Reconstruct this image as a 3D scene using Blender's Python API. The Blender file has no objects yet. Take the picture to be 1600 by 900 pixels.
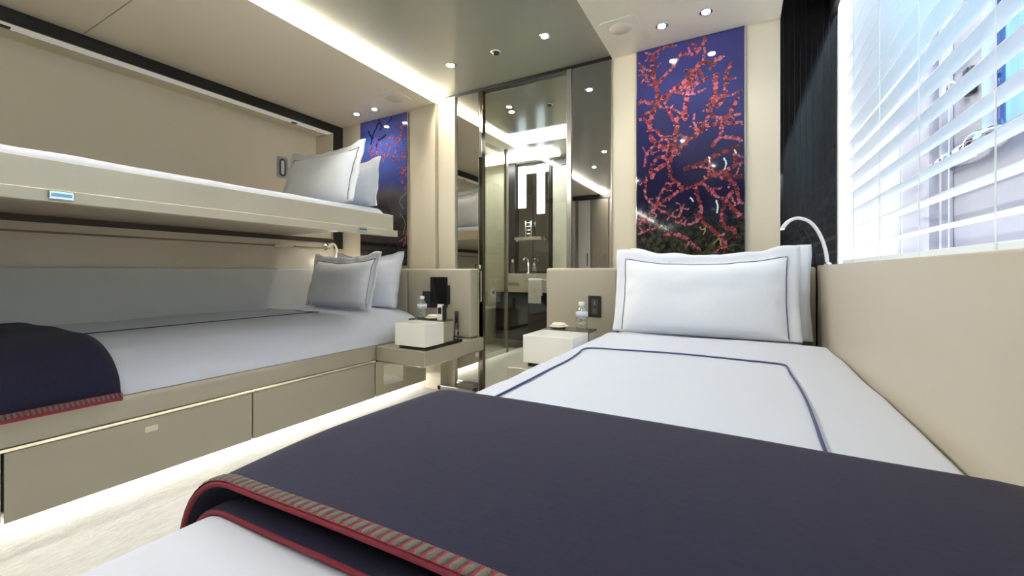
import bpy, bmesh, math, random
from mathutils import Vector, Matrix, noise

random.seed(7)
S = bpy.context.scene
COL = S.collection

# ------------------------------------------------------------ camera
cam_data = bpy.data.cameras.new('camera')
cam = bpy.data.objects.new('camera', cam_data)
COL.objects.link(cam)
cam_data.sensor_width = 36.0
cam_data.lens = 36.0 * 655.0 / 1600.0
cam_data.shift_y = -25.0 / 1600.0
cam_data.clip_start = 0.02
cam.location = (0, 0, 0.85)
cam.rotation_euler = (math.radians(90), 0, math.radians(28.7))
S.camera = cam

# ------------------------------------------------------------ world, view, light levels
S.view_settings.view_transform = 'Standard'
S.view_settings.look = 'None'
S.view_settings.gamma = 1.0
S.view_settings.use_curve_mapping = False
S.view_settings.exposure = 1.85
S.cycles.use_denoising = True
S.cycles.max_bounces = 12
S.cycles.diffuse_bounces = 6
S.cycles.glossy_bounces = 8
S.cycles.transparent_max_bounces = 16
S.cycles.sample_clamp_indirect = 6.0
S.cycles.caustics_reflective = False
S.cycles.caustics_refractive = False

W = bpy.data.worlds.new('world'); S.world = W; W.use_nodes = True
wn = W.node_tree; wn.nodes.clear()
out = wn.nodes.new('ShaderNodeOutputWorld'); bg = wn.nodes.new('ShaderNodeBackground')
tc = wn.nodes.new('ShaderNodeTexCoord'); sep = wn.nodes.new('ShaderNodeSeparateXYZ')
rp = wn.nodes.new('ShaderNodeValToRGB')
rp.color_ramp.elements[0].position = 0.0; rp.color_ramp.elements[0].color = (0.42, 0.84, 1.0, 1)
rp.color_ramp.elements[1].position = 0.9; rp.color_ramp.elements[1].color = (0.12, 0.42, 0.95, 1)
wn.links.new(tc.outputs['Generated'], sep.inputs[0]); wn.links.new(sep.outputs['Z'], rp.inputs[0])
wn.links.new(rp.outputs[0], bg.inputs[0]); wn.links.new(bg.outputs[0], out.inputs[0])
bg.inputs[1].default_value = 1.0

L_COVE = 40.0      # ceiling cove tape
L_FLOOR = 14.0     # tape under the beds
L_SPOT = 2.1       # downlights, watts each
L_WINDOW = 2.2   # tape inside the window reveal
L_BATH = 6.5       # bathroom strips
L_REAR = 5.0       # strips in the ceiling at the cabin's other end

# ------------------------------------------------------------ helpers
def newmat(name, col, rough=0.5, metal=0.0, spec=0.5, coat=0.0, coat_rough=0.05, bump=None, var=None, emis=None, sheen=0.0):
    """procedural principled material. bump=(scale, strength, distance); var=(scale, amount)"""
    m = bpy.data.materials.new(name); m.use_nodes = True
    nt = m.node_tree; b = nt.nodes['Principled BSDF']
    b.inputs['Base Color'].default_value = (*col, 1); b.inputs['Roughness'].default_value = rough
    b.inputs['Metallic'].default_value = metal; b.inputs['Specular IOR Level'].default_value = spec
    b.inputs['Coat Weight'].default_value = coat; b.inputs['Coat Roughness'].default_value = coat_rough
    if sheen: b.inputs['Sheen Weight'].default_value = sheen
    t = nt.nodes.new('ShaderNodeTexCoord')
    if var:
        n = nt.nodes.new('ShaderNodeTexNoise'); n.inputs['Scale'].default_value = var[0]; n.inputs['Detail'].default_value = 4
        r = nt.nodes.new('ShaderNodeMapRange'); r.inputs[3].default_value = 1 - var[1]; r.inputs[4].default_value = 1 + var[1]
        mx = nt.nodes.new('ShaderNodeVectorMath'); mx.operation = 'SCALE'; mx.inputs[0].default_value = col
        nt.links.new(t.outputs['Object'], n.inputs['Vector']); nt.links.new(n.outputs[0], r.inputs[0])
        nt.links.new(r.outputs[0], mx.inputs['Scale']); nt.links.new(mx.outputs[0], b.inputs['Base Color'])
    if bump:
        n2 = nt.nodes.new('ShaderNodeTexNoise'); n2.inputs['Scale'].default_value = bump[0]; n2.inputs['Detail'].default_value = 5
        bp = nt.nodes.new('ShaderNodeBump'); bp.inputs['Strength'].default_value = bump[1]; bp.inputs['Distance'].default_value = bump[2]
        nt.links.new(t.outputs['Object'], n2.inputs['Vector']); nt.links.new(n2.outputs[0], bp.inputs['Height'])
        nt.links.new(bp.outputs[0], b.inputs['Normal'])
    if emis:
        b.inputs['Emission Color'].default_value = (*emis[0], 1); b.inputs['Emission Strength'].default_value = emis[1]
    return m

class MB:
    """collects shapes (world coordinates) and builds ONE mesh object"""
    def __init__(s): s.v = []; s.f = []; s.mi = []; s.cur = 0
    def add(s, vs, fs):
        o = len(s.v); s.v += [tuple(v) for v in vs]; s.f += [tuple(i + o for i in f) for f in fs]; s.mi += [s.cur] * len(fs)
        return s
    def box(s, x0, x1, y0, y1, z0, z1, r=0.0):
        if r <= 0:
            vs = [(x, y, z) for z in (z0, z1) for y in (y0, y1) for x in (x0, x1)]
            return s.add(vs, [(0, 2, 3, 1), (4, 5, 7, 6), (0, 1, 5, 4), (2, 6, 7, 3), (0, 4, 6, 2), (1, 3, 7, 5)])
        bm = bmesh.new(); bmesh.ops.create_cube(bm, size=1)
        for v in bm.verts:
            v.co = ((x0 + x1) / 2 + v.co.x * (x1 - x0), (y0 + y1) / 2 + v.co.y * (y1 - y0), (z0 + z1) / 2 + v.co.z * (z1 - z0))
        r = min(r, (x1 - x0) * .49, (y1 - y0) * .49, (z1 - z0) * .49)
        bmesh.ops.bevel(bm, geom=bm.edges[:], offset=r, segments=3, affect='EDGES', profile=0.5)
        bm.verts.index_update()
        s.add([v.co[:] for v in bm.verts], [[v.index for v in f.verts] for f in bm.faces]); bm.free(); return s
    def tube(s, pts, r, n=10, closed=False, cap=True):
        P = [Vector(p) for p in pts]; m = len(P); rr = r if isinstance(r, (list, tuple)) else [r] * m
        up = None; vs = []
        for i in range(m):
            a = P[(i - 1) % m] if (closed or i > 0) else P[i]; b = P[(i + 1) % m] if (closed or i < m - 1) else P[i]
            d = (b - a).normalized()
            if up is None:
                up = Vector((0, 0, 1)) if abs(d.z) < .9 else Vector((1, 0, 0))
            e1 = (up - d * up.dot(d)).normalized(); e2 = d.cross(e1); up = e1
            for k in range(n):
                t = 2 * math.pi * k / n; vs.append(P[i] + (e1 * math.cos(t) + e2 * math.sin(t)) * rr[i])
        fs = []
        for i in range(m if closed else m - 1):
            for k in range(n):
                j = (i + 1) % m
                fs.append((i * n + k, i * n + (k + 1) % n, j * n + (k + 1) % n, j * n + k))
        if cap and not closed:
            fs.append(tuple(range(n - 1, -1, -1))); fs.append(tuple((m - 1) * n + k for k in range(n)))
        return s.add(vs, fs)
    def lathe(s, c, prof, n=24, axis='Z'):
        vs = []; c = Vector(c)
        for r, h in prof:
            for k in range(n):
                t = 2 * math.pi * k / n; a, b = r * math.cos(t), r * math.sin(t)
                vs.append(c + Vector({'Z': (a, b, h), 'X': (h, a, b), 'Y': (b, h, a)}[axis]))
        fs = [(i * n + k, i * n + (k + 1) % n, (i + 1) * n + (k + 1) % n, (i + 1) * n + k) for i in range(len(prof) - 1) for k in range(n)]
        fs.append(tuple(range(n - 1, -1, -1))); fs.append(tuple((len(prof) - 1) * n + k for k in range(n)))
        return s.add(vs, fs)
    def grid(s, rows, closed_u=False):
        n = len(rows[0]); vs = [p for r in rows for p in r]; fs = []
        for i in range(len(rows) - 1):
            for j in range(n if closed_u else n - 1):
                fs.append((i * n + j, i * n + (j + 1) % n, (i + 1) * n + (j + 1) % n, (i + 1) * n + j))
        return s.add(vs, fs)
    def prism(s, poly, d, axis='Y', at=0.0):
        """poly: 2D outline, extruded d along axis from at"""
        n = len(poly)
        mk = {'Y': lambda a, b, h: (a, h, b), 'Z': lambda a, b, h: (a, b, h), 'X': lambda a, b, h: (h, a, b)}[axis]
        vs = [mk(a, b, at) for a, b in poly] + [mk(a, b, at + d) for a, b in poly]
        fs = [tuple(range(n)), tuple(range(2 * n - 1, n - 1, -1))] + [(i, i + n, (i + 1) % n + n, (i + 1) % n) for i in range(n)]
        return s.add(vs, fs)
    def build(s, name, mats, parent=None, smooth=False, local=False, sub=0, angle=None):
        xs = [v[0] for v in s.v]; ys = [v[1] for v in s.v]; zs = [v[2] for v in s.v]
        base = Vector(((min(xs) + max(xs)) / 2, (min(ys) + max(ys)) / 2, min(zs)))
        me = bpy.data.meshes.new(name)
        me.from_pydata([tuple(Vector(v) - base) for v in s.v], [], s.f)
        if not isinstance(mats, (list, tuple)): mats = [mats]
        for m in mats: me.materials.append(m)
        for p, i in zip(me.polygons, s.mi): p.material_index = i
        bm = bmesh.new(); bm.from_mesh(me); bmesh.ops.recalc_face_normals(bm, faces=bm.faces[:]); bm.to_mesh(me); bm.free()
        o = bpy.data.objects.new(name, me); COL.objects.link(o)
        if smooth:
            for p in me.polygons: p.use_smooth = True
            if angle:
                try: me.set_sharp_from_angle(angle=math.radians(angle))
                except Exception: pass
        if parent is not None:
            o.parent = parent
            off = Vector((0, 0, 0))
            if not local:
                q = parent
                while q is not None: off += q.location; q = q.parent
            o.location = base - off
        else: o.location = base
        if sub:
            md = o.modifiers.new('sub', 'SUBSURF'); md.levels = sub; md.render_levels = sub
        return o

def tag(o, label, cat, group=None):
    o['label'] = label; o['category'] = cat
    if group: o['group'] = group
    return o
def thing(name, label, cat, loc, group=None):
    o = bpy.data.objects.new(name, None); COL.objects.link(o); o.location = loc; o.empty_display_size = .05
    return tag(o, label, cat, group)
def struct(o):
    o['kind'] = 'structure'; return o
def B(*a, **k): return MB().box(*a, **k)
def copy_tree(o, parent=None):
    c = o.copy(); COL.objects.link(c)
    if parent is not None: c.parent = parent
    for ch in list(o.children): copy_tree(ch, c)
    return c
def arc(cx, cy, r, a0, a1, n):
    return [(cx + r * math.cos(math.radians(a0 + (a1 - a0) * i / n)), cy + r * math.sin(math.radians(a0 + (a1 - a0) * i / n))) for i in range(n + 1)]
def rrect(x0, x1, y0, y1, r, n=6):
    return arc(x1 - r, y1 - r, r, 0, 90, n) + arc(x0 + r, y1 - r, r, 90, 180, n) + arc(x0 + r, y0 + r, r, 180, 270, n) + arc(x1 - r, y0 + r, r, 270, 360, n)
def smoothpts(pts, k=6):
    """Catmull-Rom through pts (any dimension)"""
    P = [Vector(p) for p in pts]; out = []
    for i in range(len(P) - 1):
        a = P[max(i - 1, 0)]; b = P[i]; c = P[i + 1]; d = P[min(i + 2, len(P) - 1)]
        for j in range(k):
            t = j / k
            out.append(0.5 * ((2 * b) + (c - a) * t + (2 * a - 5 * b + 4 * c - d) * t * t + (3 * b - a - 3 * c + d) * t ** 3))
    out.append(P[-1]); return out

# ------------------------------------------------------------ materials
CREAM = newmat('cream_lacquer', (.64, .58, .45), .35, coat=.15)
CREAM_WALL = newmat('cream_wall', (.71, .635, .49), .5)
CREAM_CEIL = newmat('cream_ceiling', (.86, .77, .61), .42)
WARM = newmat('warm_cream_panel', (.80, .70, .52), .5)
LEATHER = newmat('cream_leather', (.42, .385, .30), .42, bump=(260, .12, .001))
GREY_LEATHER = newmat('grey_leather_pad', (.68, .665, .62), .5, bump=(260, .12, .001))
DRAWER = newmat('taupe_lacquer', (.33, .30, .23), .3, coat=.15)
TAUPE_CEIL = newmat('taupe_gloss_ceiling', (.34, .325, .26), .22, coat=.35, coat_rough=.08)
WHITE_GLOSS = newmat('white_lacquer', (.83, .82, .76), .18, coat=.3)
BLACK_TRIM = newmat('black_trim', (.012, .011, .009), .3)
BLACK_GLOSS = newmat('black_gloss_panel', (.010, .009, .009), .05, spec=.4)
DARK_BROWN = newmat('dark_brown_trim', (.06, .04, .025), .4)
BLACK_PL = newmat('black_plastic', (.01, .01, .01), .35)
CHROME = newmat('chrome', (.82, .82, .82), .08, metal=1)
BRASS = newmat('pale_brass', (.85, .78, .62), .18, metal=1)
MIRROR = newmat('mirror', (.66, .655, .60), .015, metal=1)
DARK_MIRROR = newmat('dark_mirror', (.20, .20, .20), .02, metal=1)
LINEN = newmat('white_linen', (.57, .60, .68), .8, bump=(5, .18, .02), sheen=.1)
LINEN2 = newmat('white_pillowcase', (.84, .87, .93), .8, bump=(9, .25, .012), sheen=.1)
NAVY_PIPE = newmat('navy_piping', (.05, .06, .16), .7)
RED_TRIM = newmat('crimson_yarn', (.22, .018, .035), .85, bump=(400, .5, .002))
STITCH = newmat('grey_brown_yarn', (.13, .12, .10), .9, bump=(500, .5, .002))
PLASTER = newmat('white_plaster', (.80, .80, .80), .5)
HULL = newmat('pale_lilac_paint', (.55, .54, .62), .35)
SLAT = newmat('white_slat', (.82, .87, .90), .35)
BLUE_RIM = newmat('blue_rubber_seal', (.03, .07, .22), .3)
MARBLE = newmat('cream_marble', (.60, .60, .48), .15, var=(6, .25))
def navy():
    m = newmat('navy_wool', (.012, .012, .032), .95, sheen=.04)
    nt = m.node_tree; b = nt.nodes['Principled BSDF']; t = nt.nodes.new('ShaderNodeTexCoord')
    n = nt.nodes.new('ShaderNodeTexNoise'); n.inputs['Scale'].default_value = 9; n.inputs['Detail'].default_value = 8; n.inputs['Roughness'].default_value = .75
    mp = nt.nodes.new('ShaderNodeMapping'); mp.inputs['Scale'].default_value = (6, 14, 6)
    r = nt.nodes.new('ShaderNodeValToRGB'); r.color_ramp.elements[0].position = .3; r.color_ramp.elements[0].color = (.0062, .006, .026, 1)
    r.color_ramp.elements[1].position = .72; r.color_ramp.elements[1].color = (.0125, .0112, .036, 1)
    nt.links.new(t.outputs['Object'], mp.inputs[0]); nt.links.new(mp.outputs[0], n.inputs['Vector'])
    nt.links.new(n.outputs[0], r.inputs[0]); nt.links.new(r.outputs[0], b.inputs['Base Color'])
    bp = nt.nodes.new('ShaderNodeBump'); bp.inputs['Strength'].default_value = .25; bp.inputs['Distance'].default_value = .002
    nt.links.new(n.outputs[0], bp.inputs['Height']); nt.links.new(bp.outputs[0], b.inputs['Normal'])
    return m
NAVY = navy()
def carpet():
    m = newmat('ivory_carpet', (.74, .72, .66), .95)
    nt = m.node_tree; b = nt.nodes['Principled BSDF']; t = nt.nodes.new('ShaderNodeTexCoord')
    mp = nt.nodes.new('ShaderNodeMapping'); mp.inputs['Scale'].default_value = (30, 9, 20); mp.inputs['Rotation'].default_value = (0, 0, .5)
    n = nt.nodes.new('ShaderNodeTexNoise'); n.inputs['Scale'].default_value = 2.2; n.inputs['Detail'].default_value = 8; n.inputs['Roughness'].default_value = .7
    r = nt.nodes.new('ShaderNodeValToRGB'); r.color_ramp.elements[0].position = .25; r.color_ramp.elements[0].color = (.55, .54, .50, 1)
    r.color_ramp.elements[1].position = .75; r.color_ramp.elements[1].color = (.78, .78, .76, 1)
    bp = nt.nodes.new('ShaderNodeBump'); bp.inputs['Strength'].default_value = .6; bp.inputs['Distance'].default_value = .01
    nt.links.new(t.outputs['Object'], mp.inputs[0]); nt.links.new(mp.outputs[0], n.inputs['Vector']); nt.links.new(n.outputs[0], r.inputs[0])
    nt.links.new(r.outputs[0], b.inputs['Base Color']); nt.links.new(n.outputs[0], bp.inputs['Height']); nt.links.new(bp.outputs[0], b.inputs['Normal'])
    return m
CARPET = carpet()
def glass_mix(name, tint, fac):
    m = bpy.data.materials.new(name); m.use_nodes = True; nt = m.node_tree; nt.nodes.clear()
    o = nt.nodes.new('ShaderNodeOutputMaterial'); mx = nt.nodes.new('ShaderNodeMixShader'); mx.inputs[0].default_value = fac
    t = nt.nodes.new('ShaderNodeBsdfTransparent'); t.inputs[0].default_value = (*tint, 1)
    g = nt.nodes.new('ShaderNodeBsdfGlossy'); g.inputs['Roughness'].default_value = 0.01; g.inputs[0].default_value = (.95, .96, .93, 1)
    nt.links.new(t.outputs[0], mx.inputs[1]); nt.links.new(g.outputs[0], mx.inputs[2]); nt.links.new(mx.outputs[0], o.inputs[0]); return m
GLASS_DOOR = glass_mix('mirrored_door_glass', (.96, .96, .94), .045)
GLASS = glass_mix('clear_glass', (.93, .96, .94), .10)
GLASS_SHOWER = glass_mix('tinted_glass', (.84, .85, .81), .10)
def emit(name, col, s):
    m = bpy.data.materials.new(name); m.use_nodes = True; nt = m.node_tree; nt.nodes.clear()
    o = nt.nodes.new('ShaderNodeOutputMaterial'); e = nt.nodes.new('ShaderNodeEmission')
    e.inputs[0].default_value = (*col, 1); e.inputs[1].default_value = s; nt.links.new(e.outputs[0], o.inputs[0]); return m
E_COVE = emit('cove_led', (1, .97, .90), L_COVE)
E_FLOOR = emit('floor_led', (1, .985, .96), L_FLOOR)
E_WARM = emit('warm_led', (1, .86, .62), 6.0)
E_WIN = emit('window_led', (.93, .97, 1), L_WINDOW)
E_BATH = emit('bathroom_led', (.93, .98, 1), L_BATH)
E_LIP = emit('recess_led', (1, .93, .80), .11)
E_REAR = emit('rear_ceiling_led', (1, .97, .92), L_REAR)
E_SPOT = emit('lamp_led', (1, .96, .88), 30.0)
E_VAN = emit('vanity_led', (.75, .93, 1), 1.0)
E_READ = emit('reading_led', (1, .97, .9), 2.5)

# ============================================================ THE SETTING
ZC = 2.13
struct(B(-4.0, 1.0, -1.95, 4.6, -.06, 0).build('floor', CARPET))
# ceilings: cream over each bed, glossy taupe in the middle
left = MB(); left.box(-3.30, -2.0, -1.9, .853, 2.105, 2.30); left.box(-3.30, -2.0, .857, 2.5, 2.105, 2.30)
struct(left.build('ceiling', CREAM_CEIL))
struct(B(-3.29, -2.01, .84, .87, 2.112, 2.29).build('trim_1', BLACK_TRIM))
struct(B(-2.08, -.68, -1.9, 2.5, 2.152, 2.30).build('ceiling', TAUPE_CEIL))
struct(B(-.68, .17, -1.9, 2.5, ZC, 2.30).build('ceiling', CREAM_CEIL))
struct(B(.372, .392, -1.9, 2.499, 2.075, 2.42).build('trim_11', BLACK_TRIM))
# blind pocket over the window
struct(B(.17, .70, -1.9, 2.56, 2.42, 2.5).build('ceiling', BLACK_TRIM))
struct(B(.15, .172, -1.9, 2.5, 2.131, 2.45).build('trim_2', CREAM_WALL))
# back wall
def backwall(name, x0, x1, z0, z1, m, y=2.5): return struct(B(x0, x1, y, y + .06, z0, z1).build(name, m))
backwall('wall_back', -3.30, -1.985, 0, 2.30, CREAM_WALL)
backwall('wall_back', -.684, .171, 0, 2.45, CREAM_WALL)
backwall('wall_back', -1.63, -.684, 2.132, 2.30, BLACK_TRIM, 2.503)
backwall('wall_back', -1.984, -1.63, 2.132, 2.30, BLACK_TRIM, 2.503)
struct(B(-2.235, -2.0, 2.462, 2.5, .86, 2.104).build('trim_3', CREAM_WALL))   # pilaster next to the artwork
# left wall around the bunk recess
XW = -3.06
struct(B(XW - .04, XW, -1.9, 2.5, 0, 1.134).build('wall_left', CREAM))
struct(B(-3.34, -3.28, -1.9, 2.5, 1.04, 2.30).build('wall_left', WARM))
struct(B(-3.40, XW, -1.9, -.2, 1.1345, 2.105).build('wall_left', CREAM_WALL))
struct(B(-3.28, XW - .006, 2.412, 2.5, 1.135, 2.105).build('wall_left', CREAM_WALL))
struct(B(-3.28, XW - .006, -.2, 2.41, 2.040, 2.1049).build('trim_4', CREAM_WALL))
# black surround of the recess
struct(MB().box(XW - .005, XW + .008, -.2, 2.50, 2.036, 2.104).box(XW - .005, XW + .008, 2.412, 2.5, 1.05, 2.036)
       .build('trim_5', BLACK_TRIM))
struct(B(XW + .0, XW + .012, -.2, 2.412, 1.096, 1.1295).build('trim_6', DARK_BROWN))
struct(B(-3.29, XW - .012, 2.404, 2.4115, 1.25, 2.03).build('trim_7', CREAM_WALL))
# right wall, low part and window parapet
struct(B(.34, .42, -1.9, 2.5, 0, .851).build('wall_right', CREAM))
struct(B(.3375, .63, -1.9, 2.5, .852, .8785).build('trim_8', PLASTER))
struct(B(.171, .40, 2.50, 2.56, 0, 2.45).build('wall_back', BLACK_GLOSS))
struct(B(.40, .66, 2.475, 2.56, 0, 2.45).build('wall_back', PLASTER))
rib = MB()
for i in range(9): rib.box(.185 + i * .023, .1865 + i * .023, 2.4985, 2.5005, .88, 2.42)
struct(rib.build('trim_9', BLACK_TRIM))
# outer ship side with a porthole
def hull():
    mb = MB(); o = [(-1.9, .3), (-1.9, 2.45), (2.56, 2.45), (2.56, .3)]
    inner = rrect(.55, 1.745, 1.25, 1.95, .035, 6)
    bm = bmesh.new(); XH = .62
    vo = [bm.verts.new((XH, a, b)) for a, b in o]; vi = [bm.verts.new((XH, a, b)) for a, b in inner]
    eo = [bm.edges.new((vo[i], vo[(i + 1) % 4])) for i in range(4)]; ei = [bm.edges.new((vi[i], vi[(i + 1) % len(vi)])) for i in range(len(vi))]
    bmesh.ops.triangle_fill(bm, edges=eo + ei, use_beauty=True)
    bm.verts.index_update()
    mb.add([v.co[:] for v in bm.verts], [[v.index for v in f.verts] for f in bm.faces]); bm.free()
    n = len(inner)
    mb.add([(XH, a, b) for a, b in inner] + [(XH + .10, a, b) for a, b in inner], [(i, (i + 1) % n, (i + 1) % n + n, i + n) for i in range(n)])
    return mb.build('wall_outer', HULL)
struct(hull())
port = struct(MB().tube([(.655, a, b) for a, b in rrect(.562, 1.733, 1.262, 1.938, .03, 6)], .009, 10, closed=True).build('window_1', BLUE_RIM, smooth=True))
MB().tube([(.63, a, b) for a, b in rrect(.545, 1.755, 1.242, 1.958, .04, 6)], .004, 8, closed=True).build('rim', CHROME, port, smooth=True)
B(.668, .676, .555, 1.74, 1.255, 1.945).build('pane', GLASS, port)
# bulwark lines outside and inner frames of the window cavity
struct(MB().box(.585, .618, 2.02, 2.07, .88, 2.42).box(.59, .618, 1.93, 1.95, .88, 2.42).build('trim_10', HULL))
# cabin end behind the camera (seen in the mirrors)
struct(B(-3.34, .70, -1.95, -1.9, 0, 2.45).build('wall_rear', DARK_MIRROR))
wr = thing('wardrobe', 'wardrobe with cream and white doors at the cabin end, seen in the mirror', 'wardrobe', (-2.0, -1.8, 0))
B(-2.98, -1.55, -1.88, -1.62, .0, 2.03).build('body', DRAWER, wr)
B(-2.98, -1.55, -1.88, -1.60, 2.035, 2.112).build('cornice', BLACK_TRIM, wr)
for a, b, m in ((-2.96, -2.42, CREAM_WALL), (-2.36, -2.16, WHITE_GLOSS), (-2.14, -1.86, DRAWER), (-1.84, -1.57, CREAM)):
    d = B(a, b, -1.615, -1.595, .05, 2.02, r=.003).build('door', m, wr)
    B(b - .05, b - .035, -1.593, -1.575, .95, 1.15, r=.003).build('handle', CHROME, d)

# ============================================================ LIGHT FITTINGS
cv = thing('cove_light', 'long white cove light between cream and taupe ceiling', 'cove light', (-1.98, 1.5, 2.13))
B(-1.999, -1.988, -1.85, 2.495, 2.100, 2.126).build('lip', CREAM_CEIL, cv)
B(-1.998, -1.975, -1.85, 2.495, 2.127, 2.1515).build('led_diffuser', E_COVE, cv)

def downlight(x, y, z, label, group, power=1.0, col=(1, .93, .82)):
    t = thing('downlight', label, 'ceiling light', (x, y, z), group)
    MB().lathe((x, y, z), [(.020, -.0005), (.031, -.0005), (.0315, -.003), (.028, -.005), (.021, -.004)], 24).build('trim_ring', CHROME, t, smooth=True)
    MB().lathe((x, y, z), [(.001, -.0045), (.019, -.0045), (.019, -.006), (.012, -.0085), (.001, -.009)], 20).build('lamp', E_SPOT, t, smooth=True)
    ld = bpy.data.lights.new('beam', 'SPOT'); ld.energy = L_SPOT * power; ld.spot_size = math.radians(115); ld.spot_blend = .8; ld.shadow_soft_size = .02
    ld.color = col
    lo = bpy.data.objects.new('beam', ld); COL.objects.link(lo); lo.parent = t; lo.location = (0, 0, -.02)
    return t
G1 = 'downlights in the taupe ceiling'; G2 = 'downlights in the cream ceilings'; G3 = 'downlights behind the camera, all but one added for light'
downlight(-1.602, 2.13, 2.152, 'small chrome downlight in taupe ceiling beside the cove light', G1)
downlight(-.951, 2.112, 2.152, 'small chrome downlight in taupe ceiling in front of the dark mirror', G1)
downlight(-.363, 2.284, ZC, 'chrome downlight in cream ceiling above left half of large coral picture', G2)
downlight(-.153, 2.264, ZC, 'chrome downlight in cream ceiling above right half of large coral picture', G2)
downlight(-2.477, 2.32, 2.105, 'chrome downlight above the bunk artwork, the one nearer the pilaster', G2)
downlight(-2.68, 2.326, 2.105, 'chrome downlight above the bunk artwork, the one nearer the bunk frame', G2)
for x, y, lb in ((-1.6, -.05, 'chrome downlight in the taupe ceiling, the upper one reflected in the dark mirror'), (-1.3, .55, 'unseen downlight added for light in the taupe ceiling above the gap between the beds'), (-.5, .6, 'unseen downlight added for light in the cream ceiling above the navy throw'), (-.3, -.6, 'unseen downlight added for light in the cream ceiling behind the camera'), (-2.5, -.5, 'unseen downlight added for light in the cream ceiling over the foot of the bunks'), (-1.3, -1.1, 'unseen downlight added for light in the taupe ceiling nearest the wardrobe')):
    downlight(x, y, 2.152 if -2.0 < x < -.68 else (2.105 if x < -2 else ZC), lb, G3)  # only the first shows in the mirror; the others are added for light
for y, lb in ((1.43, 'cool chrome downlight beside the blind, reflected as a spark in the black panel'), (.62, 'cool downlight added as daylight fill beside the blind above the navy throw'), (-.2, 'cool downlight added as daylight fill beside the blind behind the camera')): downlight(.115, y, ZC, lb, 'window side downlights', .5, (.82, .93, 1))  # last two are added, cool to stand in for daylight on the bed
sd = thing('smoke_detector', 'black round smoke detector in taupe ceiling between two downlights', 'smoke detector', (-1.274, 2.13, 2.152))
MB().lathe((-1.274, 2.13, 2.152), [(.031, 0), (.031, -.003), (.024, -.006)], 24).build('ring', CHROME, sd, smooth=True)
MB().lathe((-1.274, 2.13, 2.152), [(.022, -.0062), (.022, -.010), (.012, -.018), (.004, -.02)], 24).build('sensor', BLACK_PL, sd, smooth=True)
PATCH_CENTRE = newmat('light_patch_centre', (.68, .62, .49), .6, bump=(900, .4, .001)); PATCH_PLATE = newmat('light_patch_plate', (.84, .78, .64), .45)  # plate and disc tones paint a patch of reflected light on the ceiling
for cx, cy, zc, lb in ((-.555, 2.2, ZC, 'pale plate painted as a reflected light patch over the window bed, next to the taupe ceiling edge'), (-2.20, 2.25, 2.105, 'pale plate painted as a reflected light patch over the bunks, between artwork and cove light')):
    sp = thing('ceiling_light_patch', lb, 'light patch', (cx, cy, zc), 'ceiling light patches')
    MB().prism(rrect(cx - .10, cx + .10, cy - .085, cy + .085, .03), -.003, 'Z', zc - .0002).build('plate', PATCH_PLATE, sp)
    MB().lathe((cx, cy, zc - .0035), [(.058, 0), (.057, -.002), (.001, -.0025)], 32).build('patch_disc', PATCH_CENTRE, sp, smooth=True)

tag(B(-3.13, -3.068, -.15, 2.40, 2.031, 2.0395).build('recess_led_tape', E_LIP), 'soft pale light strip along the top of the upper bunk recess', 'led light')
# LED tapes under furniture and in the window reveal, with added fill strips there
tag(B(-2.24, -2.21, -1.2, 2.38, .076, .0875).build('floor_led_tape', E_FLOOR), 'white led tape glowing under the bunk drawers onto the carpet', 'led light')
tag(B(-.545, -.525, -1.2, 2.30, .060, .072).build('floor_led_tape', emit('bed_led', (1, .97, .92), 5)), 'white led tape under the window bed lighting the carpet', 'led light')
tag(B(-2.22, -2.02, 2.44, 2.452, .80, .812).build('wall_led_tape', E_WARM), 'warm led tape behind the leather headboard washing the pilaster', 'led light')
tag(B(.420, .438, 2.466, 2.474, .90, 2.35).build('window_light_strip', E_WIN), 'vertical led tape in the bright window reveal beside the black panel', 'led light', 'window reveal lights')
tag(B(.48, .61, -.8, 2.45, 2.40, 2.415).build('window_light_strip', emit('window_fill_top', (.74, .86, 1), 12)), 'horizontal strip added as daylight fill at the top of the window reveal', 'led light', 'window reveal lights')  # added strip standing in for daylight inside the window cavity
tag(B(.475, .50, -.8, 2.42, .8795, .885).build('window_light_strip', emit('window_fill_sill', (.86, .93, 1), 1.6)), 'horizontal strip added on the sill to brighten the window cavity', 'led light', 'window reveal lights')  # added strip that brightens the cavity behind the blind

# ============================================================ WINDOW BLIND
bl = thing('venetian_blind', 'large white venetian blind over the window beside the bed', 'window blind', (.425, .9, .88))
sl = MB(); z = .885 + .074; NS = 0
Y0, Y1 = -.9, 2.375
while z < 2.36:
    rows = []
    for k in range(7):
        u = k / 6 - .5; rows.append([((.425 + u * .046), y, z + .0018 * (1 - 4 * u * u)) for y in (Y0, Y1)])
    under = [[(p[0], p[1], p[2] - .0018) for p in r] for r in rows]
    sl.grid(rows); sl.grid([under[0], rows[0]]); sl.grid([rows[-1], under[-1]]); sl.grid(under)
    z += .074; NS += 1
sl.build('slats', SLAT, bl)
B(.395, .455, Y0, Y1, 2.365, 2.41, r=.003).build('head_rail', SLAT, bl)
B(.400, .450, Y0, Y1, .886, .904, r=.004).build('bottom_rail', SLAT, bl)
for y in (2.151, 1.785, 1.437, 1.07, .70, .33, -.04):
    cd = MB(); cd.tube([(.3975, y, .89), (.3975, y, 2.37)], .0016, 6); cd.tube([(.4525, y, .89), (.4525, y, 2.37)], .0012, 6)
    cd.build('ladder_cord', SLAT, bl)

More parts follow.
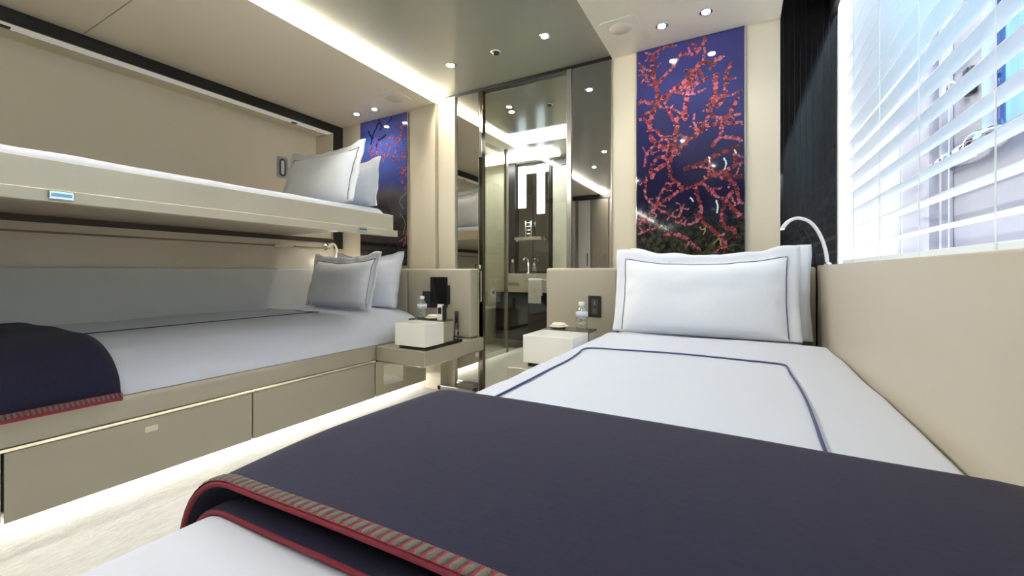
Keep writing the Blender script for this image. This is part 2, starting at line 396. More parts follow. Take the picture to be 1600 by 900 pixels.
# chrome fittings of the porthole
pl = thing('porthole_latch', 'chrome hinge, latch and knob beside the porthole glass, seen through the blind', 'latch', (.58, 1.72, 1.18))
lm = MB(); lm.tube([(.585, 1.93, 1.205), (.585, 1.50, 1.195)], .009, 12)
lm.lathe((.585, 1.93, 1.205), [(.022, -.004), (.022, .006)], 16, 'Y'); lm.lathe((.585, 1.86, 1.203), [(.030, -.012), (.030, .012)], 18, 'Y')
lm.build('rod', CHROME, pl, smooth=True, angle=40)
lm = MB(); lm.box(.57, .615, 1.66, 1.80, 1.175, 1.235, r=.012); lm.lathe((.575, 1.62, 1.205), [(.028, -.03), (.034, -.01), (.034, .01), (.028, .03)], 18, 'Y')
lm.lathe((.575, 1.54, 1.20), [(.02, -.03), (.03, 0), (.02, .03)], 16, 'Y'); lm.build('hinge_block', CHROME, pl, smooth=True, angle=40)
MB().lathe((.62, 1.83, 1.42), [(.014, 0), (.014, -.02), (.030, -.025), (.034, -.04), (.022, -.052)], 20, 'X').build('knob', CHROME, pl, smooth=True)
B(.595, .618, 1.76, 1.80, 1.385, 1.47, r=.008).build('bracket', BLACK_PL, pl)

# ============================================================ ARTWORKS
def art_bg(name, stops, scale, rocky):
    m = newmat(name, (.1, .1, .4), .06, spec=.5, coat=.4, coat_rough=.02)
    nt = m.node_tree; b = nt.nodes['Principled BSDF']; t = nt.nodes.new('ShaderNodeTexCoord'); s = nt.nodes.new('ShaderNodeSeparateXYZ')
    n = nt.nodes.new('ShaderNodeTexNoise'); n.inputs['Scale'].default_value = scale; n.inputs['Detail'].default_value = 6
    ad = nt.nodes.new('ShaderNodeMath'); ad.operation = 'MULTIPLY_ADD'; ad.inputs[1].default_value = .5
    r = nt.nodes.new('ShaderNodeValToRGB')
    while len(r.color_ramp.elements) < len(stops): r.color_ramp.elements.new(.5)
    for e, (p, c) in zip(r.color_ramp.elements, stops): e.position = p; e.color = (*c, 1)
    sc = nt.nodes.new('ShaderNodeMath'); sc.operation = 'MULTIPLY_ADD'; sc.inputs[1].default_value = 1 / 1.25; sc.inputs[2].default_value = -.25
    nt.links.new(t.outputs['Object'], s.inputs[0]); nt.links.new(t.outputs['Object'], n.inputs['Vector'])
    nt.links.new(s.outputs['Z'], sc.inputs[0]); nt.links.new(n.outputs[0], ad.inputs[0]); nt.links.new(sc.outputs[0], ad.inputs[2])
    nt.links.new(ad.outputs[0], r.inputs[0])
    n2 = nt.nodes.new('ShaderNodeTexNoise'); n2.inputs['Scale'].default_value = 45; n2.inputs['Detail'].default_value = 8; n2.inputs['Roughness'].default_value = .8
    r2 = nt.nodes.new('ShaderNodeValToRGB'); r2.color_ramp.elements[0].position = .45; r2.color_ramp.elements[0].color = (.01, .012, .012, 1)
    r2.color_ramp.elements[1].position = .75; r2.color_ramp.elements[1].color = rocky
    lo = nt.nodes.new('ShaderNodeMapRange'); lo.inputs[1].default_value = .30; lo.inputs[2].default_value = .02; lo.clamp = True
    mx = nt.nodes.new('ShaderNodeMixRGB')
    nt.links.new(t.outputs['Object'], n2.inputs['Vector']); nt.links.new(n2.outputs[0], r2.inputs[0])
    nt.links.new(ad.outputs[0], lo.inputs[0]); nt.links.new(lo.outputs[0], mx.inputs[0]); nt.links.new(r.outputs[0], mx.inputs[1]); nt.links.new(r2.outputs[0], mx.inputs[2])
    nt.links.new(mx.outputs[0], b.inputs['Base Color']); return m
ART1 = art_bg('deep_blue_print', [(0, (.012, .012, .012)), (.2, (.012, .012, .03)), (.45, (.014, .012, .052)), (.7, (.026, .030, .135)), (.95, (.034, .034, .17))], 1.6, (.16, .15, .08, 1))
ART2 = art_bg('blue_grey_print', [(0, (.008, .007, .01)), (.3, (.02, .018, .022)), (.45, (.10, .09, .12)), (.55, (.04, .06, .26)), (.8, (.06, .11, .42)), (1, (.05, .05, .22))], 3.0, (.10, .07, .08, 1))
PINK = newmat('coral_pink', (.42, .11, .15), .15, coat=.3, coat_rough=.03); RED = newmat('coral_red', (.22, .036, .042), .15, coat=.3, coat_rough=.03)
DKRED = newmat('coral_dark', (.075, .014, .018), .15, coat=.3, coat_rough=.03); PALE = newmat('coral_pale', (.48, .20, .25), .15, coat=.3, coat_rough=.03)
DKBR = newmat('branch_navy', (.015, .012, .05), .15); WH = newmat('coral_white', (.65, .75, .75), .2); OL = newmat('coral_olive', (.30, .28, .10), .2)
CORAL_MATS = [PINK, RED, DKRED, PALE, DKBR, WH, OL]
def disc(mb, x, z, r, y, mi):
    mb.cur = mi; n = 7; a0 = random.random() * 6
    vs = [(x + r * (1 + random.uniform(-.2, .2)) * math.cos(a0 + 2 * math.pi * k / n), y, z + r * (1 + random.uniform(-.2, .2)) * math.sin(a0 + 2 * math.pi * k / n)) for k in range(n)]
    mb.add(vs, [tuple(range(n))])
def coral(lines, x0, x1, z0, z1, y, parent, twig=1.0, dark_as=None, sw=1.0):
    mb = MB(); wd = {1: .0062, 2: .0088, 3: .0118, 4: .0105, 5: .0045, 6: .0035}
    def run(pts, r0, kind):
        P = smoothpts([(a, 0, b) for a, b in pts], 8)
        ph = random.random() * 9
        Lc = 0
        for i in range(len(P) - 1):
            seg = (P[i + 1] - P[i]).length; m = max(1, int(seg / (r0 * .55)))
            for j in range(m):
                p = P[i].lerp(P[i + 1], j / m); Lc += seg / m
                p = p + Vector((noise.noise(p * 60) * .008, 0, noise.noise(p * 60 + Vector((9, 0, 0))) * .008))
                if not (x0 + r0 < p.x < x1 - r0 and z0 + r0 < p.z < z1 - r0): continue
                if kind == 4 and dark_as == 'navy': mi = 4
                elif kind == 4: mi = random.choice((2, 2, 1))
                elif kind == 5: mi = 5
                elif kind == 6: mi = 6
                else: mi = random.choice((0, 0, 1, 1, 2, 3) if r0 < .007 else (0, 1, 1, 2, 1, 0, 2))
                yy = y - random.uniform(.0001, .0009)
                disc(mb, p.x, p.z, r0 * random.uniform(.75, 1.15), yy, mi)
                if mi < 3 and random.random() < .8:
                    a = random.random() * 6.28; q = p + Vector((math.cos(a), 0, math.sin(a))) * r0 * 1.08
                    if x0 + r0 < q.x < x1 - r0 and z0 + r0 < q.z < z1 - r0: disc(mb, q.x, q.z, r0 * random.uniform(.25, .42), yy, random.choice((0, 3, 1)))
                if kind in (1, 2, 3) and random.random() < .05 * twig * (r0 / .008):
                    d = (P[i + 1] - P[i]).normalized(); sgn = random.choice((-1, 1)); nrm = Vector((-d.z * sgn, 0, d.x * sgn))
                    e = p + nrm * random.uniform(.02, .06) + d * random.uniform(-.01, .05)
                    mbr.append(([(p.x, p.z), ((p.x + e.x) / 2 + .004, (p.z + e.z) / 2), (e.x, e.z)], r0 * .6))
    mbr = []
    for w, pts in lines: run(pts, wd[w] * sw, w)
    tw = list(mbr)
    for pts, r in tw: run(pts, max(r, .0034) * sw, 1)
    o = mb.build('coral_print', CORAL_MATS, parent); return o
CORAL_RIGHT = [
  (3, [(-0.441,2.082),(-0.446,1.993),(-0.427,1.899),(-0.413,1.821),(-0.448,1.753),(-0.463,1.681),(-0.448,1.603),(-0.391,1.557),(-0.335,1.542)]),
  (2, [(-0.413,1.821),(-0.463,1.816),(-0.5,1.839),(-0.529,1.814)]),
  (2, [(-0.168,2.128),(-0.194,2.064),(-0.247,2.041),(-0.294,2.06),(-0.335,1.997),(-0.405,1.932),(-0.427,1.884)]),
  (1, [(-0.321,2.111),(-0.377,2.118),(-0.441,2.097),(-0.492,2.117)]),
  (3, [(-0.098,1.99),(-0.136,1.972),(-0.185,1.983),(-0.227,1.943),(-0.28,1.897),(-0.335,1.865),(-0.391,1.832)]),
  (1, [(-0.175,2.059),(-0.185,1.983)]),
  (2, [(-0.155,1.898),(-0.214,1.876),(-0.26,1.878),(-0.335,1.865)]),
  (3, [(-0.26,1.893),(-0.26,1.806),(-0.274,1.736),(-0.267,1.691)]),
  (1, [(-0.175,1.839),(-0.24,1.824),(-0.308,1.845),(-0.363,1.871)]),
  (2, [(-0.049,1.943),(-0.074,1.88),(-0.08,1.784),(-0.111,1.734),(-0.136,1.767),(-0.155,1.686),(-0.175,1.647)]),
  (3, [(-0.117,1.904),(-0.121,1.834),(-0.117,1.763)]),
  (1, [(-0.031,1.863),(-0.08,1.87)]),
  (1, [(0.012,1.8),(-0.036,1.782),(-0.08,1.784)]),
  (2, [(-0.018,1.758),(-0.049,1.695),(-0.074,1.665),(-0.136,1.683)]),
  (1, [(-0.006,1.673),(-0.074,1.665)]),
  (3, [(-0.175,1.647),(-0.201,1.609),(-0.267,1.568),(-0.321,1.525),(-0.363,1.465),(-0.42,1.434),(-0.448,1.393)]),
  (2, [(-0.448,1.393),(-0.456,1.438),(-0.42,1.494),(-0.349,1.514)]),
  (2, [(0.012,1.629),(-0.074,1.637),(-0.136,1.64),(-0.175,1.647)]),
  (2, [(0.012,1.533),(-0.061,1.559),(-0.111,1.559),(-0.136,1.528)]),
  (1, [(-0.074,1.637),(-0.111,1.559)]),
  (4, [(0.012,1.506),(-0.086,1.485),(-0.162,1.453),(-0.227,1.426),(-0.274,1.417)]),
  (2, [(-0.363,1.465),(-0.349,1.397),(-0.321,1.35),(-0.28,1.316),(-0.214,1.324),(-0.168,1.355),(-0.149,1.402),(-0.149,1.438)]),
  (2, [(-0.28,1.316),(-0.335,1.277),(-0.405,1.239),(-0.434,1.219),(-0.492,1.14),(-0.529,1.119)]),
  (1, [(-0.478,1.396),(-0.485,1.291),(-0.434,1.219)]),
  (1, [(-0.434,1.219),(-0.391,1.312),(-0.37,1.355)]),
  (1, [(-0.434,1.219),(-0.363,1.177),(-0.308,1.158),(-0.28,1.229)]),
  (4, [(-0.168,1.355),(-0.098,1.368),(0.012,1.343)]),
  (2, [(-0.188,1.336),(-0.136,1.274),(-0.074,1.227),(-0.012,1.153),(0.009,1.124)]),
  (2, [(-0.098,1.355),(-0.036,1.32),(-0.012,1.235),(0.009,1.193)]),
  (2, [(-0.043,1.273),(-0.08,1.213),(-0.092,1.145),(-0.074,1.088),(-0.031,1.072),(-0.024,1.023)]),
  (2, [(-0.22,1.311),(-0.201,1.237),(-0.188,1.193),(-0.194,1.137),(-0.136,1.077),(-0.086,1.019),(-0.067,0.962)]),
  (1, [(-0.529,1.066),(-0.463,1.093),(-0.405,1.105)]),
  (2, [(-0.391,1.06),(-0.308,1.056),(-0.24,1.01),(-0.201,0.966)]),
  (2, [(-0.031,1.471),(-0.031,1.416),(-0.074,1.387),(-0.149,1.381)]),
  (1, [(0.009,1.425),(-0.031,1.409)]),
  (1, [(-0.492,1.458),(-0.478,1.532),(-0.434,1.571)]),
  (2, [(-0.529,1.722),(-0.492,1.731),(-0.463,1.681)]),
  (1, [(-0.227,1.713),(-0.227,1.67),(-0.207,1.617),(-0.247,1.652)]),
  (2, [(-0.267,1.691),(-0.294,1.725),(-0.335,1.703),(-0.363,1.768),(-0.405,1.79)]),
  (3, [(-0.315,1.714),(-0.321,1.613),(-0.335,1.542)]),
  (1, [(-0.42,1.644),(-0.363,1.583),(-0.335,1.542)]),
  (1, [(-0.321,1.13),(-0.254,1.111),(-0.201,1.13)]),
  (1, [(-0.214,2.04),(-0.22,2.085),(-0.26,2.11)]),
  (1, [(-0.522,2.056),(-0.485,2.017),(-0.441,1.992)]),
  (1, [(-0.507,1.947),(-0.478,1.978),(-0.522,2.026)]),
  (5, [(-0.08,1.45),(-0.071,1.428),(-0.076,1.394)]),
  (5, [(-0.117,1.23),(-0.108,1.202),(-0.113,1.167)]),
  (5, [(-0.031,1.492),(-0.024,1.468)]),
  (5, [(-0.234,1.24),(-0.247,1.255)]),
  (6, [(-0.201,1.094),(-0.181,1.079),(-0.168,1.1),(-0.181,1.051)]),
  (6, [(-0.124,1.006),(-0.105,1.033),(-0.092,0.991)]),
  (5, [(-0.149,1.438),(-0.155,1.474)]),
]
CORAL_LEFT = [
  (4, [(-2.699,1.91),(-2.685,1.943),(-2.725,2.027)]),
  (4, [(-2.685,1.943),(-2.646,2.021),(-2.597,2.069),(-2.573,2.037),(-2.588,2.012)]),
  (4, [(-2.597,2.069),(-2.616,2.104)]),
  (4, [(-2.626,1.878),(-2.616,1.925),(-2.568,1.939),(-2.521,1.96)]),
  (2, [(-2.69,1.774),(-2.685,1.851),(-2.699,1.91)]),
  (2, [(-2.631,1.788),(-2.622,1.856),(-2.616,1.925)]),
  (2, [(-2.347,1.992),(-2.374,1.909),(-2.419,1.814),(-2.456,1.73)]),
  (1, [(-2.302,1.898),(-2.392,1.912),(-2.521,1.939),(-2.568,1.925)]),
  (2, [(-2.521,1.884),(-2.474,1.87),(-2.502,1.805),(-2.53,1.775)]),
  (1, [(-2.32,1.828),(-2.347,1.784),(-2.356,1.752)]),
  (2, [(-2.302,1.758),(-2.374,1.747),(-2.429,1.727)]),
  (1, [(-2.55,1.742),(-2.568,1.793),(-2.564,1.848)]),
  (1, [(-2.329,2.017),(-2.365,1.995),(-2.338,1.964)]),
  (4, [(-2.465,2.088),(-2.493,2.058),(-2.521,2.049)]),
  (1, [(-2.392,1.973),(-2.374,2.011)]),
  (2, [(-2.294,1.677),(-2.338,1.642),(-2.374,1.619),(-2.347,1.549)]),
  (1, [(-2.32,1.693),(-2.374,1.653),(-2.302,1.611)]),
  (6, [(-2.302,1.477),(-2.374,1.416),(-2.338,1.346)]),
  (6, [(-2.374,1.315),(-2.32,1.244),(-2.338,1.144)]),
  (1, [(-2.302,1.177),(-2.32,1.11),(-2.338,1.05)]),
  (1, [(-2.294,1.543),(-2.329,1.493)]),
]

a1 = thing('coral_picture', 'tall glossy picture of pink sea fan coral on blue above the window bed', 'wall art', (-.26, 2.495, .88))
B(-.533, .013, 2.487, 2.4995, .87, 2.128).build('panel', ART1, a1)
coral(CORAL_RIGHT, -.532, .012, .87, 2.127, 2.487, a1)
MB().box(-.537, -.5335, 2.486, 2.4995, .87, 2.128).box(.0135, .017, 2.486, 2.4995, .87, 2.128).build('edge_strip', CHROME, a1)
a2 = thing('branch_picture', 'narrow blue picture of red and dark branches behind the bunk pillows', 'wall art', (-2.56, 2.495, .9))
B(-2.82, -2.298, 2.487, 2.4995, .90, 2.104).build('panel', ART2, a2)
coral(CORAL_LEFT, -2.819, -2.299, .90, 2.103, 2.487, a2, dark_as='navy', twig=2.2, sw=.75)
B(-2.2975, -2.293, 2.486, 2.4995, .90, 2.104).build('edge_strip', CHROME, a2)

# ============================================================ MIRRORS AND DOOR (back wall)
gp = tag(B(-1.983, -1.832, 2.478, 2.503, .0, 2.13, r=.002).build('wall_panel', newmat('cream_gloss', (.66, .60, .46), .12, coat=.8, coat_rough=.02)), 'narrow glossy cream wall panel between pilaster and bronze mirror', 'wall panel')
mr = thing('wall_mirror', 'narrow floor-to-ceiling mirror left of the bathroom door reflecting the bunk', 'mirror', (-1.73, 2.5, 0))
B(-1.830, -1.640, 2.496, 2.51, .05, 2.128).build('mirror_glass', MIRROR, mr)
B(-1.830, -1.640, 2.49, 2.511, .0, .049).build('base', CHROME, mr)
mr = thing('wall_mirror', 'floor-to-ceiling dark mirror between bathroom door and cream wall', 'mirror', (-.81, 2.5, 0))
B(-.935, -.687, 2.498, 2.51, .0, 2.128).build('mirror_glass', newmat('grey_mirror', (.52, .52, .53), .02, metal=1), mr)
B(-.6865, -.684, 2.49, 2.51, .0, 2.128).build('edge_strip', BRASS, mr)
dr = thing('glass_door', 'tall mirrored glass bathroom door between two mirrors', 'door', (-1.27, 2.5, 0))
B(-1.592, -.972, 2.502, 2.510, .015, 2.122).build('glass_pane', GLASS_DOOR, dr)
B(-1.628, -1.594, 2.486, 2.52, .0, 2.128, r=.002).build('hinge_stile', newmat('bronze_metal', (.12, .10, .08), .15, metal=1), dr)
B(-.970, -.938, 2.486, 2.52, .0, 2.128, r=.002).build('lock_stile', newmat('grey_metal', (.42, .40, .37), .2, metal=.8), dr)
h = MB(); h.box(-1.622, -1.600, 2.470, 2.486, .64, .86, r=.004); h.box(-1.62, -1.602, 2.46, 2.486, .87, .90, r=.004); h.build('lock_plate', CHROME, dr)
MB().tube([(-1.645, 2.486, .90), (-1.645, 2.462, .90), (-1.645, 2.455, .86), (-1.645, 2.462, .82), (-1.645, 2.486, .82)], .007, 10).build('pull_handle', BLACK_PL, dr, smooth=True)
h = B(-1.624, -1.598, 2.474, 2.486, 1.66, 1.83, r=.003); h.build('upper_hinge', CHROME, dr)
# plinth by the bedside
tag(MB().box(-1.93, -1.64, 2.40, 2.488, .0, .035, r=.004).build('plinth', CHROME), 'low polished metal plinth on the carpet below the narrow mirror', 'plinth')

# ============================================================ BATHROOM
struct(B(-3.34, -3.28, 2.56, 4.55, 0, 2.3).build('wall_bathroom_left', newmat('beige_tile', (.50, .475, .39), .2, coat=.2)))
struct(B(-.66, -.6, 2.56, 4.55, 0, 2.3).build('wall_bathroom_right', MARBLE))
struct(B(-3.34, -.6, 4.50, 4.56, 0, 2.3).build('wall_bathroom_back', newmat('beige_wall', (.58, .54, .41), .3)))
struct(B(-3.34, -1.99, 2.56, 4.55, 2.13, 2.3).build('ceiling', CREAM_CEIL))
struct(B(-1.99, -.6, 2.56, 4.55, 2.13, 2.3).build('ceiling', TAUPE_CEIL))
tag(B(-1.93, -.70, 3.42, 3.72, 2.118, 2.1295).build('bathroom_light_panel', emit('bath_panel', (.93, .98, 1), 1.3)), 'wide glowing light band crossing the ceiling behind the glass door', 'ceiling light')
tag(B(-2.03, -1.95, 2.58, 4.05, 2.118, 2.1295).build('bathroom_light_panel', emit('bath_panel_side', (1, .98, .93), 1.3)), 'long glowing light band running deep into the ceiling behind the glass door', 'ceiling light')
downlight(-1.609, 2.93, 2.13, 'bright chrome downlight in the taupe ceiling behind the glass door', None)
sd = thing('smoke_detector', 'small dark round detector in the ceiling behind the glass door', 'smoke detector', (-1.288, 2.945, 2.13))
MB().lathe((-1.288, 2.945, 2.13), [(.031, 0), (.031, -.003), (.024, -.006)], 24).build('ring', CHROME, sd, smooth=True)
MB().lathe((-1.288, 2.945, 2.13), [(.022, -.0062), (.022, -.010), (.012, -.018), (.004, -.02)], 24).build('sensor', BLACK_PL, sd, smooth=True)
struct(B(-3.3, -.6, 2.56, 4.5, .0005, .01).build('floor', newmat('pale_stone', (.74, .72, .64), .25, var=(5, .08))))
for ya, yb in ((3.98, 4.05), (4.15, 4.22)):
    tag(B(-2.9, -1.72, ya, yb, 2.105, 2.1295).build('bathroom_strip_light', E_BATH), 'linear strip light on the bathroom ceiling, the one %s the door' % ('nearer' if ya < 4.1 else 'farther from'), 'ceiling light', 'bathroom strip lights')
mc = thing('mirror_cabinet', 'mirrored bathroom cabinet with dark edges above the washbasin', 'cabinet', (-2.0, 4.4, .84))
B(-2.33, -1.90, 4.40, 4.498, .84, 2.125).build('body', BLACK_TRIM, mc)
for a, b in ((-2.325, -2.13), (-2.12, -1.925)):
    B(a, b, 4.392, 4.3995, .86, 2.09).build('mirror_door', DARK_MIRROR, mc)
tag(B(-2.425, -2.335, 4.34, 4.498, .83, 2.125).build('column', BLACK_TRIM), 'black vertical column at left of the bathroom mirrors', 'column')
for a, b, zz in ((-2.315, -2.215, 1.60), (-2.07, -1.975, 1.52)):
    tag(B(a, b, 4.375, 4.3915, zz, 2.09, r=.004).build('vanity_light', E_VAN), 'vertical pale blue light panel %s on the bathroom mirror' % ('nearer the black column' if a < -2.2 else 'nearer the marble panel'), 'wall light', 'vanity lights')
tag(B(-1.89, -.67, 4.42, 4.499, .84, 2.05).build('marble_panel', MARBLE), 'pale veined marble wall panel right of the bathroom mirrors', 'wall panel')
BLACK_DOOR = newmat('dark_oak', (.007, .005, .004), .45, spec=.2)
vn = thing('vanity_unit', 'bathroom washbasin unit with cream top and black doors', 'cabinet', (-1.9, 4.25, .1))
B(-2.44, -1.2, 4.04, 4.498, .63, .83, r=.004).build('basin_top', newmat('cream_stone', (.62, .58, .46), .3), vn)
B(-2.43, -1.2, 4.06, 4.498, .10, .628).build('carcass', BLACK_DOOR, vn)
for a, b in ((-2.42, -2.02), (-2.01, -1.61), (-1.60, -1.21)):
    B(a, b, 4.045, 4.0595, .11, .62).build('door', BLACK_DOOR, vn)
B(-2.27, -2.12, 4.032, 4.0395, .70, .735).build('overflow_slot', newmat('dark_stone_grille', (.30, .28, .23), .4), vn)  # slot face in a darker stone tone than the top
tr = MB(); tr.tube([(-1.72, 4.0, .765), (-2.04, 4.0, .765)], .006, 8); tr.tube([(-1.74, 4.0, .765), (-1.74, 4.04, .765)], .005, 8); tr.tube([(-2.02, 4.0, .765), (-2.02, 4.04, .765)], .005, 8)
tag(tr.build('towel_rail', CHROME, smooth=True), 'thin chrome rail on the front of the washbasin unit', 'towel rail')
tw = thing('hand_towel', 'small white hand towel with peach emblem hanging on the washbasin', 'towel', (-1.905, 3.99, .52))
prof = [(3.984, .52), (3.985, .62), (3.987, .72), (3.989, .762), (3.993, .773), (4.0, .777), (4.008, .773), (4.013, .762), (4.015, .70), (4.015, .60)]
rows = []
for i in range(13):
    x = -1.985 + .15 * i / 12; rows.append([(x, y + .002 * math.sin(i * 1.1), zz) for y, zz in prof])
to = MB().grid(rows).build('cloth', newmat('terry', (.82, .80, .80), .95, bump=(300, .6, .003)), tw, smooth=True)
md = to.modifiers.new('s', 'SOLIDIFY'); md.thickness = .006; md.offset = 0
em = MB()
for k in range(6):
    a = k / 6 * 6.283; cx, cz = -1.91 + .018 * math.cos(a), .655 + .018 * math.sin(a)
    em.prism([(cx + .011 * math.cos(t / 8 * 6.283), cz + .011 * math.sin(t / 8 * 6.283)) for t in range(8)], .002, 'Y', 3.977)
em.build('emblem', newmat('peach_thread', (.80, .62, .54), .9), tw)
tag(B(-1.89, -.67, 4.40, 4.499, 2.055, 2.129).build('trim_band', BLACK_TRIM), 'black band above the marble panel at the bathroom ceiling', 'trim')
# towel ladder, jars
ld_ = MB(); ld_.tube([(-2.195, 4.34, 1.235), (-2.195, 4.34, 1.44)], .008, 8); ld_.tube([(-2.125, 4.34, 1.235), (-2.125, 4.34, 1.44)], .008, 8)
for k in range(5): ld_.tube([(-2.195, 4.34, 1.25 + k * .042), (-2.125, 4.34, 1.25 + k * .042)], .006, 8)
ld_.tube([(-2.155, 4.34, 1.25), (-2.155, 4.392, 1.25)], .006, 8); ld_.tube([(-2.155, 4.34, 1.418), (-2.155, 4.392, 1.418)], .006, 8)
tag(ld_.build('towel_ladder', CHROME, smooth=True), 'small chrome ladder rack in front of the bathroom mirror', 'towel rack')
tag(MB().box(-2.30, -1.93, 4.29, 4.372, 1.215, 1.222).box(-2.31, -1.93, 4.276, 4.282, 1.222, 1.25).box(-2.30, -2.28, 4.30, 4.392, 1.20, 1.215).box(-1.96, -1.94, 4.30, 4.392, 1.20, 1.215).build('glass_shelf', CHROME), 'narrow chrome shelf across the bathroom mirror', 'shelf')
for x, h_, lb in ((-2.29, .16, 'tall slim perfume flask on the washbasin top by the black column'), (-2.02, .11, 'short chrome-topped jar on the washbasin top near the marble')):
    t = thing('toiletry_bottle', lb, 'bottle', (x, 4.2, .83), 'toiletries')
    MB().lathe((x, 4.2, .8305), [(.001, 0), (.028, .001), (.03, .01), (.03, h_ * .6), (.012, h_ * .75), (.012, h_ * .8)], 16).build('flask', GLASS, t, smooth=True)
    MB().lathe((x, 4.2, .8305 + h_ * .8), [(.014, 0), (.014, h_ * .2), (.010, h_ * .22)], 16).build('cap', CHROME, t, smooth=True)
fc = MB(); fc.lathe((-2.15, 4.32, .8305), [(.024, 0), (.022, .01), (.012, .02), (.012, .14)], 14); fc.tube(smoothpts([(-2.15, 4.32, .95), (-2.15, 4.30, 1.0), (-2.15, 4.24, 1.01), (-2.15, 4.20, .985)], 5), .009, 10)
tag(fc.build('basin_tap', CHROME, smooth=True), 'chrome tap on the cream washbasin top', 'tap')
sg = thing('shower_screen', 'clear glass partition with metal edge inside the bathroom', 'glass partition', (-2.16, 3.2, 0))
B(-2.164, -2.156, 2.62, 3.80, .06, 2.10).build('glass', GLASS_SHOWER, sg)
B(-2.175, -2.145, 3.80, 3.835, .011, 2.129).build('end_post', newmat('taupe_metal', (.34, .31, .25), .25, metal=.6), sg)
B(-2.172, -2.148, 2.62, 3.80, .011, .059).build('bottom_rail', WHITE_GLOSS, sg)
tp = thing('toilet_roll', 'white toilet roll on the wall seen through the glass partition', 'toilet roll', (-2.62, 4.45, .6))
MB().lathe((-2.62, 4.43, .605), [(.022, 0), (.055, 0), (.058, -.01), (.058, -.10), (.055, -.108), (.022, -.108)], 28, 'Y').build('paper', newmat('tissue', (.85, .82, .72), .9), tp, smooth=True, angle=40)
MB().lathe((-2.62, 4.43, .605), [(.0215, -.109), (.0215, -.102)], 20, 'Y').build('core', BLACK_PL, tp)
MB().tube([(-2.62, 4.50, .605), (-2.62, 4.42, .605)], .01, 10).build('holder', CHROME, tp)
tl = thing('toilet', 'white toilet dimly seen through the glass partition', 'toilet', (-2.72, 3.9, .01))
rows = []
for zz, rx, ry, cy in ((.011, .12, .17, 4.28), (.10, .11, .16, 4.28), (.22, .14, .20, 4.23), (.32, .18, .25, 4.20), (.38, .19, .27, 4.19), (.40, .185, .265, 4.19)):
    rows.append([(-2.72 + rx * math.cos(k / 28 * 6.283), cy + ry * math.sin(k / 28 * 6.283), zz) for k in range(28)])
m_ = MB().grid(rows, True); m_.add([rows[-1][k] for k in range(28)], [tuple(range(28))]); m_.build('bowl', WHITE_GLOSS, tl, smooth=True, angle=50)
MB().prism([(-2.72 + .19 * math.cos(k / 28 * 6.283), 4.19 + .27 * math.sin(k / 28 * 6.283)) for k in range(28)], .025, 'Z', .402).build('seat_lid', WHITE_GLOSS, tl)


# ============================================================ BUNK UNIT (left)
XF = -1.95
bk = thing('lower_bunk', 'cream built-in lower bunk base with taupe drawers', 'bunk bed', (-2.5, 1.1, 0))
B(-3.055, -2.30, -1.2, 2.33, .0, .087).build('plinth', DRAWER, bk)
B(-3.055, -2.052, -1.2, 2.33, .0885, .303).build('carcass', DRAWER, bk)
B(-3.055, XF, -1.2, 2.33, .316, .405, r=.004).build('base_board', DRAWER, bk)
B(XF - .02, XF + .002, -1.2, 1.838, .3035, .3155, r=.002).build('pull_rail', BRASS, bk)
dn = 0
for a, b in ((-1.1, -.36), (-.355, .367), (.373, 1.103), (1.109, 1.83)):
    d = B(XF - .10, XF, a, b, .088, .3015, r=.0015).build('drawer', DRAWER, bk)
    lq = MB(); c = a + .36; lq.prism(rrect(c - .02, c + .02, .250, .272, .003, 2), .002, 'X', XF)
    if dn in (1, 2): lq.build('latch', newmat('brushed_plate', (.55, .50, .40), .3, metal=.7) if dn == 1 else bpy.data.materials['brushed_plate'], d)
    dn += 1
# fixed glossy panel under the bedside shelf
fp = B(XF - .10, XF, 1.838, 2.30, .088, .3015, r=.0015).build('end_panel', newmat('taupe_gloss', (.42, .375, .27), .08, coat=.8, coat_rough=.02), bk)
B(XF - .002, XF + .0015, 1.90, 2.07, .138, .272).build('mirror_inset', MIRROR, fp)

